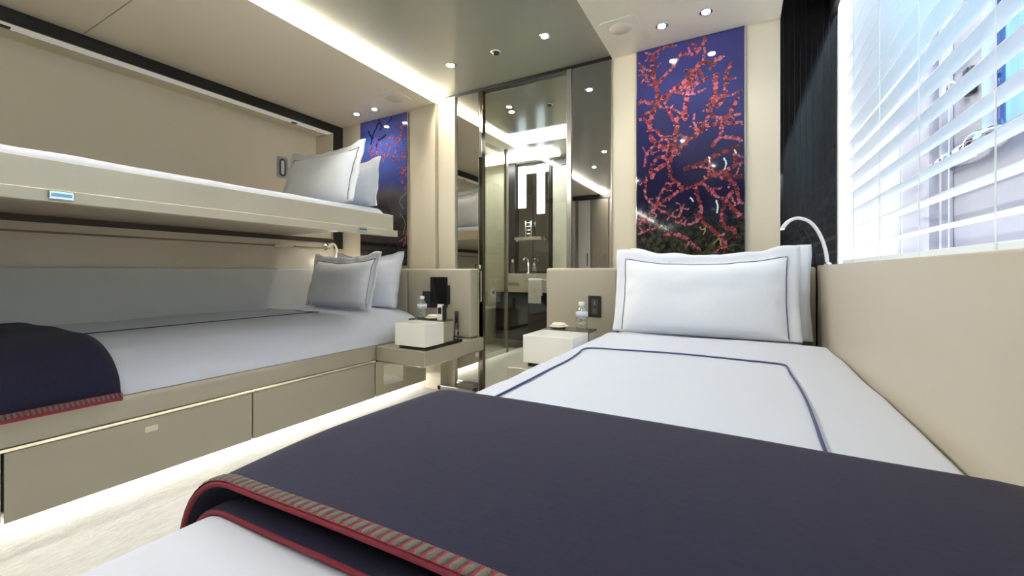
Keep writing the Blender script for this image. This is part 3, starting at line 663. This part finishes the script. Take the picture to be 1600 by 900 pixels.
def ell_profile(xl, xr, zt, zl, rl, rr, n=10, crown=0.0, m=16):
    P = [(xl, zl)]
    for i in range(n + 1):
        a = math.pi / 2 * i / n; P.append((xl + rl[0] * (1 - math.cos(a)), zt - rl[1] * (1 - math.sin(a))))
    for i in range(1, m):
        u = i / m; P.append((xl + rl[0] + (xr - rr[0] - xl - rl[0]) * u, zt + crown * math.sin(math.pi * u)))
    for i in range(n + 1):
        a = math.pi / 2 * i / n; P.append((xr - rr[0] * (1 - math.sin(a)), zt - rr[1] * (1 - math.cos(a))))
    P.append((xr, zl)); return P
def loft(P, y0, y1, ny, endr, amp=.003, seed=0, zl=None):
    """sweep a profile along Y with rounded ends and faint undulation"""
    rows = []; cx = sum(p[0] for p in P) / len(P); zb = min(p[1] for p in P)
    ys = [y0 + endr * (1 - math.cos(math.pi / 2 * k / 5)) for k in range(5)] + [y0 + endr + (y1 - y0 - 2 * endr) * k / ny for k in range(ny + 1)] + [y1 - endr * (1 - math.sin(math.pi / 2 * (k + 1) / 5)) for k in range(5)]
    for y in ys:
        e = min(y - y0, y1 - y); q = 1.0 if e >= endr else math.sqrt(max(0, 1 - (1 - e / endr) ** 2))
        row = []
        for x, z in P:
            nz = noise.noise(Vector((x * 3.1 + seed, y * 3.1, z * 3))) * amp + noise.noise(Vector((x * 9 + seed, y * 8, z * 9))) * amp * .35
            d = (1 - q) * endr
            zz = z - (d if z > zb + .01 else 0); xx = x + (cx - x) * d * .25
            row.append((xx + nz * .5 * (1 if x > cx else -1), y, max(zb, zz + nz * (1 if z > zb + .01 else 0))))
        rows.append(row)
    mb = MB().grid(rows); n = len(P)
    for r in (rows[0], rows[-1]): mb.add(r, [tuple(range(n))])
    mb.add([rows[0][0], rows[0][-1], rows[-1][-1], rows[-1][0]], [(0, 1, 2, 3)])
    return mb
PL = ell_profile(-3.02, -1.955, .588, .406, (.05, .05), (.34, .165), crown=.004)
lmx = loft(PL, -1.15, 2.32, 60, .05, .006, 3)
bm_ = thing('bunk_bedding', 'white duvet and mattress on the lower bunk, navy piped', 'bedding', (-2.5, 1.1, .406))
lmx.build('duvet', LINEN, bm_, smooth=True, angle=60)
def on_profile(P, x):
    best = None
    for (xa, za), (xb, zb) in zip(P, P[1:]):
        if min(xa, xb) <= x <= max(xa, xb) and abs(xb - xa) > 1e-6:
            z = za + (zb - za) * (x - xa) / (xb - xa)
            if best is None or z > best: best = z
    return best
zz = on_profile(PL, -2.40)
MB().tube(smoothpts([(-2.40, .2, zz + .003), (-2.395, .8, zz + .004), (-2.405, 1.3, zz + .004), (-2.40, 1.72, zz + .004), (-2.43, 1.76, zz + .003), (-2.95, 1.77, zz - .001)], 8), .0022, 6).build('piping', NAVY_PIPE, bm_, smooth=True)
# padded back rest of the lower bunk
B(-3.057, -3.024, -1.2, 2.33, .41, .875, r=.010).build('backrest', GREY_LEATHER, bk)['label'] = 'long grey leather padded back panel'
rl_ = thing('bunk_wall_rail', 'thin metal rail on the cream wall under the upper bunk', 'rail', (-3.05, 1.2, 1.05))
B(-3.059, -3.052, -1.2, 2.37, 1.044, 1.054).build('rail', newmat('taupe_strip', (.25, .20, .14), .4), rl_)
MB().tube([(-3.045, 1.88, 1.046), (-3.045, 2.05, 1.046)], .008, 10).lathe((-3.045, 1.90, 1.046), [(.013, -.012), (.013, .012)], 12, 'Y').lathe((-3.045, 2.04, 1.046), [(.012, -.01), (.012, .01)], 12, 'Y').build('latch', BRASS, rl_, smooth=True, angle=40)
rd = thing('reading_lamp', 'small curved reading lamp on the wall under the upper bunk', 'lamp', (-3.03, 2.37, 1.0))
MB().lathe((-3.06, 2.33, 1.06), [(.030, 0), (.030, .012), (.02, .022), (.012, .03)], 18, 'X').build('mount', BRASS, rd, smooth=True, angle=40)
MB().tube(smoothpts([(-3.03, 2.33, 1.06), (-3.0, 2.35, 1.085), (-2.985, 2.37, 1.07), (-2.98, 2.385, 1.02), (-2.985, 2.37, .965)], 6), .0085, 10).build('arm', newmat('ivory_metal', (.80, .74, .62), .3), rd, smooth=True)
MB().lathe((-2.985, 2.37, .962), [(.0075, -.004), (.0085, -.0005)], 12).build('lens', E_READ, rd)
rl2 = bpy.data.lights.new('pillow_fill', 'POINT'); rl2.energy = .15; rl2.shadow_soft_size = .03; rl2.color = (1, .95, .88)  # added fill that brightens the dark lower bunk pillows
rlo = bpy.data.objects.new('pillow_fill', rl2); COL.objects.link(rlo); rlo.parent = rd; rlo.location = (.12, -.05, -.06)

# upper bunk
ub = thing('upper_bunk', 'cream fold-down upper bunk tray with chrome clips', 'bunk bed', (-2.6, 1.0, 1.075))
m_ = MB(); m_.box(-3.04, XF - .03, -.02, 1.985, 1.130, 1.148, r=.003); m_.box(XF - .03, XF, -.02, 1.985, 1.075, 1.213, r=.004)
m_.box(-3.04, XF - .031, 1.955, 1.975, 1.149, 1.205); m_.box(XF - .01, XF + .012, -.02, 2.012, 1.075, 1.115, r=.003)
m_.build('tray', CREAM, ub)
B(-3.275, -3.07, -.02, 2.395, 1.135, 1.20, r=.003).build('rear_shelf', CREAM, ub)
for y in (.49, 1.72):
    c_ = B(XF + .0125, XF + .024, y - .03, y + .03, 1.083, 1.112, r=.004).build('clip', CHROME, ub)
    B(XF + .0242, XF + .026, y - .024, y + .024, 1.091, 1.103).build('clip_plate', newmat('steel_blue', (.25, .29, .36), .25, metal=.8) if y < 1 else bpy.data.materials['steel_blue'], c_)
PU = ell_profile(-3.27, -1.985, 1.252, 1.201, (.03, .03), (.05, .045), crown=.003)
um = thing('bunk_bedding', 'white mattress sheet on the upper bunk', 'bedding', (-2.6, 1.0, 1.2))
rows = loft([(x, z) for x, z in ell_profile(-3.04, -1.983, 1.250, 1.149, (.03, .03), (.05, .045), crown=.003)], .0, 1.948, 40, .04, .006, 8)
rows.build('mattress', LINEN, um, smooth=True, angle=60)
# oval recessed pull on the recess wall, reading light at its ends
pp = thing('recessed_pull', 'upright oval chrome light plate on the wall beside the upper bunk pillow', 'wall light', (-3.27, 2.09, 1.7))
MB().prism(rrect(2.05, 2.14, 1.615, 1.785, .012, 3), .004, 'X', -3.28).build('plate', newmat('champagne', (.45, .42, .34), .3, metal=.7), pp)
MB().tube([(-3.272, a, b) for a, b in rrect(2.075, 2.115, 1.635, 1.765, .018, 6)], .006, 8, closed=True).build('ring', newmat('dark_chrome', (.12, .13, .13), .2, metal=1), pp, smooth=True)
MB().prism(rrect(2.082, 2.108, 1.645, 1.755, .012, 4), .004, 'X', -3.275).build('lens', newmat('lens_white', (.8, .82, .82), .3), pp)
for y, lb in ((.594, 'small black catch at the left of the recess top'), (2.083, 'small black catch at the right of the recess top')):
    tag(B(-3.12, -3.09, y - .02, y + .02, 2.026, 2.0395, r=.003).build('catch', newmat('catch_metal', (.03, .03, .03), .3, metal=.5)), lb, 'catch', 'recess catches')

# ============================================================ BEDSIDE SHELVES AND HEADBOARDS
YH = 2.34
def headboard(name, label, x0, x1, z0, group=None):
    t = thing(name, label, 'headboard', ((x0 + x1) / 2, YH + .03, z0), group)
    m = MB(); m.box(x0, x1, YH, YH + .10, z0, .873, r=.014); m.build('padding', LEATHER, t, smooth=True, angle=35)
    MB().box(x0 + .004, x1 - .004, YH + .101, YH + .112, z0, .868).build('back_plate', BRASS, t); return t
headboard('headboard', 'beige leather headboard panel behind the lower bunk pillows', -2.98, -2.165, .41)
headboard('headboard', 'beige leather panel behind the bunk bedside shelf, carrying the black telephone', -2.16, -1.60, .402)
headboard('headboard', 'beige leather panel behind the bedside shelf right of the bathroom door', -1.045, -.612, .402)
headboard('headboard', 'beige leather headboard behind the window bed pillows', -.605, .30, .30)

def shelf(label, x0, x1, y0, y1, left=True):
    t = thing('bedside_shelf', label, 'shelf', ((x0 + x1) / 2, y1, .31), 'bedside shelves')
    B(x0, x1, y0, y1, .312, .400, r=.006).build('slab', DRAWER, t)
    MB().tube([(x0 + .01, y0 + .004, .310), (x1 - .02, y0 + .004, .310), (x1 - .004, y0 + .02, .310), (x1 - .004, y1 - .01, .310)], .003, 8).build('metal_edge', BRASS, t, smooth=True)
    return t
shelf('taupe cantilevered bedside shelf joined to the bunk base', -1.945, -1.565, 1.835, 2.452)
shelf('taupe cantilevered bedside shelf left of the window bed', -.985, -.655, 1.74, 2.452)
tag(B(-2.04, -1.90, 2.40, 2.488, 0, .31, r=.003).build('shelf_post', CREAM), 'cream post below the bunk bedside shelf', 'post', 'shelf posts')
tag(B(-.925, -.70, 2.36, 2.484, 0, .31, r=.003).build('shelf_post', CREAM), 'cream post below the shelf left of the window bed', 'post', 'shelf posts')

def bedside_box(label, x0, x1, y0, y1, px1):
    t = thing('bedside_box', label, 'bedside table', ((x0 + x1) / 2, (y0 + y1) / 2, .4), 'white bedside boxes')
    B(x0 + .02, px1, y0 + .015, y1 + .19, .4005, .4195).build('black_base', BLACK_GLOSS, t)
    B(x0, x1, y0, y1, .420, .550, r=.002).build('drawer_box', WHITE_GLOSS, t)
    return t
bedside_box('white lacquer box with black base on the bunk bedside shelf', -1.80, -1.575, 1.845, 2.02, -1.575)
bedside_box('white lacquer box on the shelf left of the window bed', -.915, -.665, 1.78, 2.0, -.665)
TRAY = newmat('dark_tray', (.06, .055, .045), .2, coat=.5)
def tray(label, x0, x1, y1=2.125):
    t = thing('tray_cabinet', label, 'tray', ((x0 + x1) / 2, 2.15, .42), 'dark tray tops')
    B(x0, x1, 2.005 if x0 > -1 else 2.025, y1, .4205, .545).build('body', DRAWER, t)
    B(x0, x1, 2.004 if x0 > -1 else 2.024, y1 + .001, .5455, .554, r=.002).build('tray_top', TRAY, t); return t
tray('dark tray top behind the white box on the bunk shelf', -1.86, -1.585)
tray('dark tray top behind the white box by the window bed', -.915, -.66)
LABEL = newmat('blue_white_label', (.62, .64, .75), .4); WATER = glass_mix('bottle_plastic', (.80, .85, .78), .22)
def bottle(x, y, label, capm):
    t = thing('water_bottle', label, 'bottle', (x, y, .554), 'water bottles')
    h = .145; z = .5545
    MB().lathe((x, y, z), [(.001, .001), (.026, 0), (.030, .006), (.030, .02), (.028, .027), (.030, .034), (.030, .05), (.028, .056), (.030, .062), (.030, .085), (.022, .108), (.013, .118), (.013, .124)], 20).build('body', WATER, t, smooth=True)
    MB().lathe((x, y, z + .066), [(.0308, 0), (.0308, .024), (.0306, .024)], 20).build('label_band', LABEL, t, smooth=True)
    MB().lathe((x, y, z + .122), [(.015, 0), (.0155, .002), (.0155, .016), (.013, .0185), (.001, .019)], 20).build('cap', capm, t, smooth=True, angle=40)
WCAP = newmat('white_cap', (.8, .8, .84), .4)
bottle(-1.80, 2.085, 'clear water bottle on the dark tray beside the black wall telephone', WCAP)
bottle(-.725, 2.075, 'clear water bottle on the dark tray in front of the black socket plate', WCAP)
SOAP = newmat('ivory_soap', (.80, .76, .62), .5)
def dish(x, y, label):
    t = thing('soap_dish', label, 'dish', (x, y, .554), 'small dishes')
    MB().lathe((x, y, .5545), [(.001, .0), (.028, .0), (.050, .010), (.052, .0125), (.049, .0125), (.027, .003), (.001, .003)], 28).build('plate', newmat('porcelain', (.78, .76, .68), .2) if 'porcelain' not in bpy.data.materials else bpy.data.materials['porcelain'], t, smooth=True)
    rows = []
    for k in range(7):
        a = -math.pi / 2 + math.pi * k / 6
        rows.append([(x + .040 * math.cos(a) ** .6 * math.cos(j / 20 * 6.283) if abs(math.cos(a)) > 1e-6 else x, y + .026 * max(0, math.cos(a)) ** .6 * math.sin(j / 20 * 6.283), .5745 + .010 * math.sin(a)) for j in range(20)])
    MB().grid(rows, True).build('soap', SOAP, t, smooth=True)
dish(-1.70, 2.072, 'ivory soap on a small dish on the tray near the telephone')
dish(-.845, 2.06, 'ivory soap on a small dish on the tray next to the bathroom door')
# telephone on the wall plate, handset standing, cord
ph = thing('wall_telephone', 'black wall telephone screen on the beige headboard panel', 'telephone', (-1.86, YH - .02, .6))
MB().prism(rrect(-1.929, -1.79, .600, .815, .008, 3), .018, 'Y', YH - .019).build('body', BLACK_GLOSS, ph)
MB().prism(rrect(-1.792, -1.768, .625, .76, .010, 3), .016, 'Y', YH - .017).build('side_cradle', BLACK_PL, ph)
sk = thing('socket_plate', 'dark socket plate left of the black telephone', 'socket', (-1.98, YH, .6), 'socket plates')
MB().prism(rrect(-2.011, -1.941, .596, .712, .004, 2), .006, 'Y', YH - .0065).build('plate', newmat('graphite', (.03, .03, .045), .35), sk)
hs = thing('telephone_handset', 'white and black cordless handset standing on the tray', 'telephone', (-1.625, 2.06, .554))
MB().prism([(-1.646, .5545), (-1.604, .5545), (-1.605, .63), (-1.608, .652), (-1.642, .652), (-1.645, .63)], .016, 'Y', 2.045).build('body', WHITE_GLOSS, hs)
MB().prism(rrect(-1.639, -1.612, .592, .632, .004, 3), .002, 'Y', 2.0425).build('screen', BLACK_GLOSS, hs)
B(-1.603, -1.595, 2.04, 2.075, .5545, .645, r=.002).build('back_shell', BLACK_PL, hs)
cd = MB(); pts = [(-1.70 + .004, YH - .012, .575)]
pts = smoothpts([(-1.70, YH - .03, .56), (-1.703, YH - .03, .53), (-1.705, YH - .03, .48), (-1.712, YH - .03, .41)], 10)
coil = []
for i, p in enumerate(pts):
    for j in range(6): coil.append(Vector(p).lerp(Vector(pts[min(i + 1, len(pts) - 1)]), j / 6) + Vector((.004 * math.cos(j / 6 * 6.283), .004 * math.sin(j / 6 * 6.283), 0)))
fl = thing('torch_holder', 'slim black torch in a clip hanging by the shelf below the telephone', 'torch', (-1.70, YH - .03, .40))
MB().tube([(-1.70, YH - .022, .505), (-1.70, YH - .022, .585)], [.010, .014], 12).build('head', BLACK_PL, fl, smooth=True)
MB().tube(coil, .0018, 5).build('cord', BLACK_PL, fl, smooth=True)
B(-1.715, -1.685, YH - .012, YH - .001, .415, .50, r=.002).build('bracket', CHROME, fl)
sk2 = thing('socket_plate', 'black socket plate with two rockers right of the bottle by the window bed', 'socket', (-.74, YH, .59), 'socket plates')
MB().prism(rrect(-.776, -.702, .590, .714, .004, 2), .006, 'Y', YH - .0065).build('plate', newmat('black_plate', (.018, .018, .016), .4), sk2)
MB().prism(rrect(-.756, -.722, .652, .694, .003, 2), .0015, 'Y', YH - .0082).prism(rrect(-.756, -.722, .608, .645, .003, 2), .0015, 'Y', YH - .0082).build('rockers', newmat('plate_grey', (.07, .07, .065), .4), sk2)
MB().box(-.741, -.737, YH - .0086, YH - .0082, .662, .684).box(-.748, -.730, YH - .0086, YH - .0082, .6335, .635).box(-.748, -.730, YH - .0086, YH - .0082, .620, .6215).build('marks', newmat('mark_grey', (.35, .35, .33), .4), sk2)

# ============================================================ WINDOW BED (right)
rb = thing('window_bed', 'cream bed base under the white duvet by the window', 'bed', (-.15, 1.0, 0))
B(-.52, .335, -1.2, 2.33, 0, .09).build('plinth', DRAWER, rb)
B(-.60, .30, -1.2, 2.335, .091, .34, r=.005).build('base', DRAWER, rb)
pm = loft(ell_profile(-.600, .268, .532, .342, (.06, .06), (.06, .06)), -1.1, 2.325, 40, .05, .003, 5)
pm.build('mattress', LINEN, rb, smooth=True, angle=60)
PR = ell_profile(-.628, .303, .556, .343, (.085, .085), (.022, .03), crown=.004)
dv = thing('duvet', 'white duvet with navy piping on the window bed', 'duvet', (-.17, .9, .343))
loft(PR, -1.0, 2.07, 70, .05, .0055, 21).build('cover', LINEN, dv, smooth=True, angle=60)
def onp(x, y, o=.004):
    z = on_profile(PR, x)
    return (x, y, z + o + noise.noise(Vector((x * 3.1 + 21, y * 3.1, z * 3))) * .0055)
# piping frame on the duvet
pts = [onp(-.50, .5 + i * .16) for i in range(6)] + [onp(-.515, 1.44), onp(-.525, 1.52), onp(-.50, 1.557)] + [onp(-.5 + i * .1, 1.56) for i in range(1, 6)] + [onp(.09, 1.56), onp(.118, 1.545), onp(.122, 1.50)] + [onp(.122 + .006 * math.sin(i), 1.42 - i * .15) for i in range(7)]
MB().tube(smoothpts(pts, 6), .0028, 8).build('piping', NAVY_PIPE, dv, smooth=True)
B(.306, .3365, -1.2, 2.372, .10, .880, r=.006).build('side_panel', newmat('cream_leather_gloss', (.52, .47, .37), .32, bump=(260, .08, .001)), rb)['label'] = 'long beige leather padded side panel below the window'

# ============================================================ PILLOWS
def pillow(label, cx, cy, z0, W_, H_, T_, lean, yaw=0.0, roll=0.0, seed=0, pipe=True, fl=.045, group='white pillows', flb=.012, droop=0.0):
    t = thing('pillow', label, 'pillow', (cx, cy, z0), group)
    N, M = 40, 28
    def surf(side):
        rows = []
        for j in range(M + 1):
            v = j / M * 2 - 1; row = []
            for i in range(N + 1):
                u = i / N * 2 - 1
                # inner cushion rectangle W_ x H_, flange outside it
                U = u * (W_ / 2 + fl); Hb = flb if v < 0 else fl
                Vv = v * (H_ / 2 + Hb)
                a = min(1, abs(U) / (W_ / 2)); b = min(1, abs(Vv) / (H_ / 2))
                th = T_ / 2 * ((1 - a ** 3.2) * (1 - b ** 3.0)) ** .5 if a < 1 and b < 1 else 0
                pin = .028 * (1 - a * a) * b * b * (1 if v > 0 else .1)      # top edge sags between the corners
                pis = .022 * (1 - (b) ** 2) * a * a
                x = U * (1 - pis * 1.0); z = Vv + H_ / 2 + flb - (pin if v > 0 else 0)
                nz = noise.noise(Vector((U * 6 + seed, Vv * 6, side * .3))) * .009 + noise.noise(Vector((U * 18 + seed, Vv * 14, 2))) * .003
                edge = max(0, a - .8) * .05 * noise.noise(Vector((Vv * 22 + seed, a * 3, 5)))
                y = side * (th + .0022) + nz * (1 if side < 0 else .4) * (.5 + th / T_) + edge * 1.2
                if a >= 1 or b >= 1: y = side * .0022 + noise.noise(Vector((U * 16 + seed, Vv * 16, 9))) * .012
                z += noise.noise(Vector((U * 9 + seed, 3, 1))) * .010 * max(0, v) ** 4 + .012 * max(0, a - .75) * 4 * max(0, v) ** 3
                z += droop * (u) * max(0, v) 
                row.append((x, y, max(z, .0)))
            rows.append(row)
        return rows
    F, Bk = surf(-1), surf(1)
    mb = MB(); mb.grid(F); mb.grid(Bk)
    ring = lambda R_: R_[0] + [r[-1] for r in R_[1:]] + R_[-1][-2::-1] + [r[0] for r in R_[-2:0:-1]]
    mb.grid([ring(F), ring(Bk)], True)
    o = mb.build('case', LINEN2, t, smooth=True, local=True, angle=80)
    md = o.modifiers.new('w', 'WELD'); md.merge_threshold = .0005
    if pipe:
        def at(U, Vv):
            i = (U / (W_ / 2 + fl) + 1) / 2 * N; Hb = flb if Vv < 0 else fl; j = (Vv / (H_ / 2 + Hb) + 1) / 2 * M
            i0, j0 = min(int(i), N - 1), min(int(j), M - 1); fi, fj = i - i0, j - j0
            A, B_, C_, D_ = (Vector(F[j0][i0]), Vector(F[j0][i0 + 1]), Vector(F[j0 + 1][i0]), Vector(F[j0 + 1][i0 + 1]))
            return (A.lerp(B_, fi)).lerp(C_.lerp(D_, fi), fj) + Vector((0, -.0028, 0))
        a, b = W_ / 2 + .002, H_ / 2 + .002
        pts = [at(-a, -b + 2 * b * k / 16) for k in range(16)] + [at(-a + 2 * a * k / 24, b) for k in range(24)] + [at(a, b - 2 * b * k / 16) for k in range(17)]
        MB().tube(pts, .0018, 6).build('piping', NAVY_PIPE, t, smooth=True, local=True)
    t.rotation_euler = (math.radians(-lean), math.radians(roll), math.radians(yaw))
    return t
# window bed
pillow('front white pillow with navy piping leaning on the window bed', -.172, 2.070, .560, .685, .345, .12, 12, seed=1, yaw=0, fl=.048)
pillow('back white pillow standing against the window bed headboard', -.125, 2.235, .545, .70, .36, .09, 8, seed=12, fl=.05, pipe=False)
# lower bunk
pillow('front white pillow with navy piping on the lower bunk', -2.50, 1.99, .602, .62, .33, .14, 13, seed=22, yaw=-2, fl=.045)
pillow('back white pillow on the lower bunk next to the bedside shelf', -2.50, 2.215, .594, .62, .345, .10, 10, seed=35, fl=.045, pipe=False)
# upper bunk
pillow('front white pillow with navy piping on the upper bunk', -2.33, 1.69, 1.262, .62, .33, .14, 14, seed=41, yaw=0, fl=.045)
pillow('back white pillow at the end of the upper bunk', -2.33, 1.875, 1.262, .62, .25, .10, 5, seed=57, fl=.04, pipe=False)

# ============================================================ BLANKETS
def path_normals(P):
    out = []
    for i in range(len(P)):
        a = P[max(i - 1, 0)]; b = P[min(i + 1, len(P) - 1)]; d = Vector((b[0] - a[0], b[1] - a[1])).normalized(); out.append(Vector((-d.y, d.x)))
    return out
def resample(P, n):
    L = [0]
    for a, b in zip(P, P[1:]): L.append(L[-1] + math.hypot(b[0] - a[0], b[1] - a[1]))
    out = []
    for k in range(n + 1):
        s = L[-1] * k / n; i = 0
        while i < len(L) - 2 and L[i + 1] < s: i += 1
        f = (s - L[i]) / max(1e-9, L[i + 1] - L[i]); out.append((P[i][0] + (P[i + 1][0] - P[i][0]) * f, P[i][1] + (P[i + 1][1] - P[i][1]) * f))
    return out, L[-1]
def stitches(pts, nrm, inward, spacing, length, w, h, name, parent):
    """rounded yarn stitches across an edge; pts: path, nrm: surface normal, inward: unit vectors into the cloth"""
    mb = MB(); acc = 0
    for i in range(len(pts) - 1):
        a, b = Vector(pts[i]), Vector(pts[i + 1]); seg = (b - a).length; d = (b - a).normalized()
        while acc < seg:
            p = a + d * acc; n = Vector(nrm[i]); q = Vector(inward[i]); sk = d * length * .25; rows = []
            for k in range(8):
                t = k / 7; c = p + q * (length * t) + sk * t; e = (1 - abs(2 * t - 1) ** 4) ** .5; rows.append([c + d * (w / 2 * math.cos(g / 6 * math.pi)) * (.45 + .55 * e) + n * (h * e * math.sin(g / 6 * math.pi)) for g in range(7)])
            mb.grid(rows); acc += spacing
        acc -= seg
    return mb.build(name, STITCH, parent, smooth=True)
# window bed throw
tb = thing('throw_blanket', 'folded navy wool throw with crimson stitched edge across the window bed', 'blanket', (-.17, .5, .343))
BP = [(x, z) for x, z in PR]
BP[0] = (-.632, .405)
BP, BL = resample(BP, 90); BN = path_normals(BP)
rows = []
tpath = [(.279 + .44 * k / 16, .006) for k in range(17)] + [(.722 + .016 * math.sin(math.pi * k / 8), .0215 - .0155 * math.cos(math.pi * k / 8)) for k in range(1, 8)] + [(.719 - .434 * k / 26, .037 + .006 * math.sin(math.pi * k / 26)) for k in range(27)]
for (y, off) in tpath:
    row = []
    for i, ((x, z), n) in enumerate(zip(BP, BN)):
        wv = noise.noise(Vector((x * 4, y * 4, 3.3))) * .004
        drop = max(0, (.50 - z)) * .12 if x < -.4 else 0
        wig = noise.noise(Vector((x * 3, 7.7, 0))) * .006 if y < .5 else 0
        row.append((x + n.x * (off + wv + drop), y + wig, z + n.y * (off + wv)))
    rows.append(row)
o = MB().grid(rows).build('wool', NAVY, tb, smooth=True)
md = o.modifiers.new('s', 'SOLIDIFY'); md.thickness = .007; md.offset = 0
up = rows[-1]; lo = rows[0]
nn = [Vector((n.x, 0, n.y)) for n in BN]; inn = [Vector((0, 1, 0))] * len(nn)
MB().tube([Vector(p) + Vector((0, -.001, 0)) - n * .0005 for p, n in zip(up, nn)], .0037, 10).build('edge_binding', RED_TRIM, tb, smooth=True)
MB().tube([Vector(p) + Vector((0, -.001, 0)) - n * .001 for p, n in zip(lo, nn)], .003, 8).build('edge_binding', RED_TRIM, tb, smooth=True)
rb_ = []
for k in range(5):
    rb_.append([Vector(p) + Vector((0, -.003 + .018 * k / 4, 0)) + n * (.0042 + .0012 * math.sin(math.pi * k / 4)) for p, n in zip(up, nn)])
MB().grid(rb_).build('stitch_band', RED_TRIM, tb, smooth=True)
stitches([Vector(p) + n * .0046 + Vector((0, -.0025, 0)) for p, n in zip(up, nn)], nn, inn, .0128, .0165, .0100, .0026, 'stitching', tb)
# bunk throw
tb2 = thing('throw_blanket', 'navy wool throw with crimson stitched hem over the foot of the lower bunk', 'blanket', (-2.4, .3, .406))
QP = [(x, z) for x, z in PL if x > -2.93]
QP[-1] = (-1.938, .396); QP.insert(0, (-2.98, .588))
QP, QL = resample(QP, 80); QN = path_normals(QP)
rows = []
ys = [.640 - .008 * (1 - math.cos(math.pi / 2 * k / 4)) * 0 - 1.1 * k / 40 for k in range(41)]
for y in ys:
    e = min(1, (.645 - y) / .03); row = []
    for (x, z), n in zip(QP, QN):
        off = .006 + .014 * math.sqrt(max(0, 1 - (1 - e) ** 2)) + noise.noise(Vector((x * 4, y * 4, 6))) * .006
        row.append((x + n.x * off, y + noise.noise(Vector((x * 2, 1, z * 5))) * .006, z + n.y * off))
    rows.append(row)
o = MB().grid(rows).build('wool', NAVY, tb2, smooth=True)
md = o.modifiers.new('s', 'SOLIDIFY'); md.thickness = .008; md.offset = 0
hem = [Vector(r[-1]) for r in rows]; hn = [Vector((1, 0, 0))] * len(hem); hi = [Vector((0, 0, 1))] * len(hem)
MB().tube([p + Vector((.002, 0, -.001)) for p in hem], .007, 8).build('edge_binding', RED_TRIM, tb2, smooth=True)
MB().grid([[p + Vector((.0055, 0, .022 * k / 2)) for p in hem] for k in range(3)]).build('stitch_band', RED_TRIM, tb2)
stitches([p + Vector((.006, 0, .002)) for p in hem], hn, hi, .0125, .019, .0088, .0028, 'stitching', tb2)

# ============================================================ GOOSENECK LAMP BY THE WINDOW
gl = thing('gooseneck_lamp', 'white curved gooseneck reading lamp rising beside the pillow', 'lamp', (.335, 2.33, .879))
gp_ = smoothpts([(.338, 2.33, .88), (.334, 2.33, .93), (.322, 2.33, .985), (.303, 2.33, 1.035), (.277, 2.33, 1.075), (.245, 2.33, 1.095), (.215, 2.33, 1.097), (.188, 2.33, 1.082), (.168, 2.33, 1.055)], 6)
MB().tube(gp_, [.0075] * (len(gp_) - 12) + [.0075 + .0015 * k / 11 for k in range(12)], 12).build('arm', newmat('white_enamel', (.85, .86, .86), .3), gl, smooth=True)
MB().lathe((.338, 2.33, .8795), [(.016, 0), (.016, .008), (.009, .014)], 16).build('base', CHROME, gl, smooth=True, angle=40)
e_ = gp_[-1]; MB().lathe((e_.x, e_.y, e_.z), [(.0085, -.006), (.0075, -.001)], 12).build('lens', E_READ, gl)
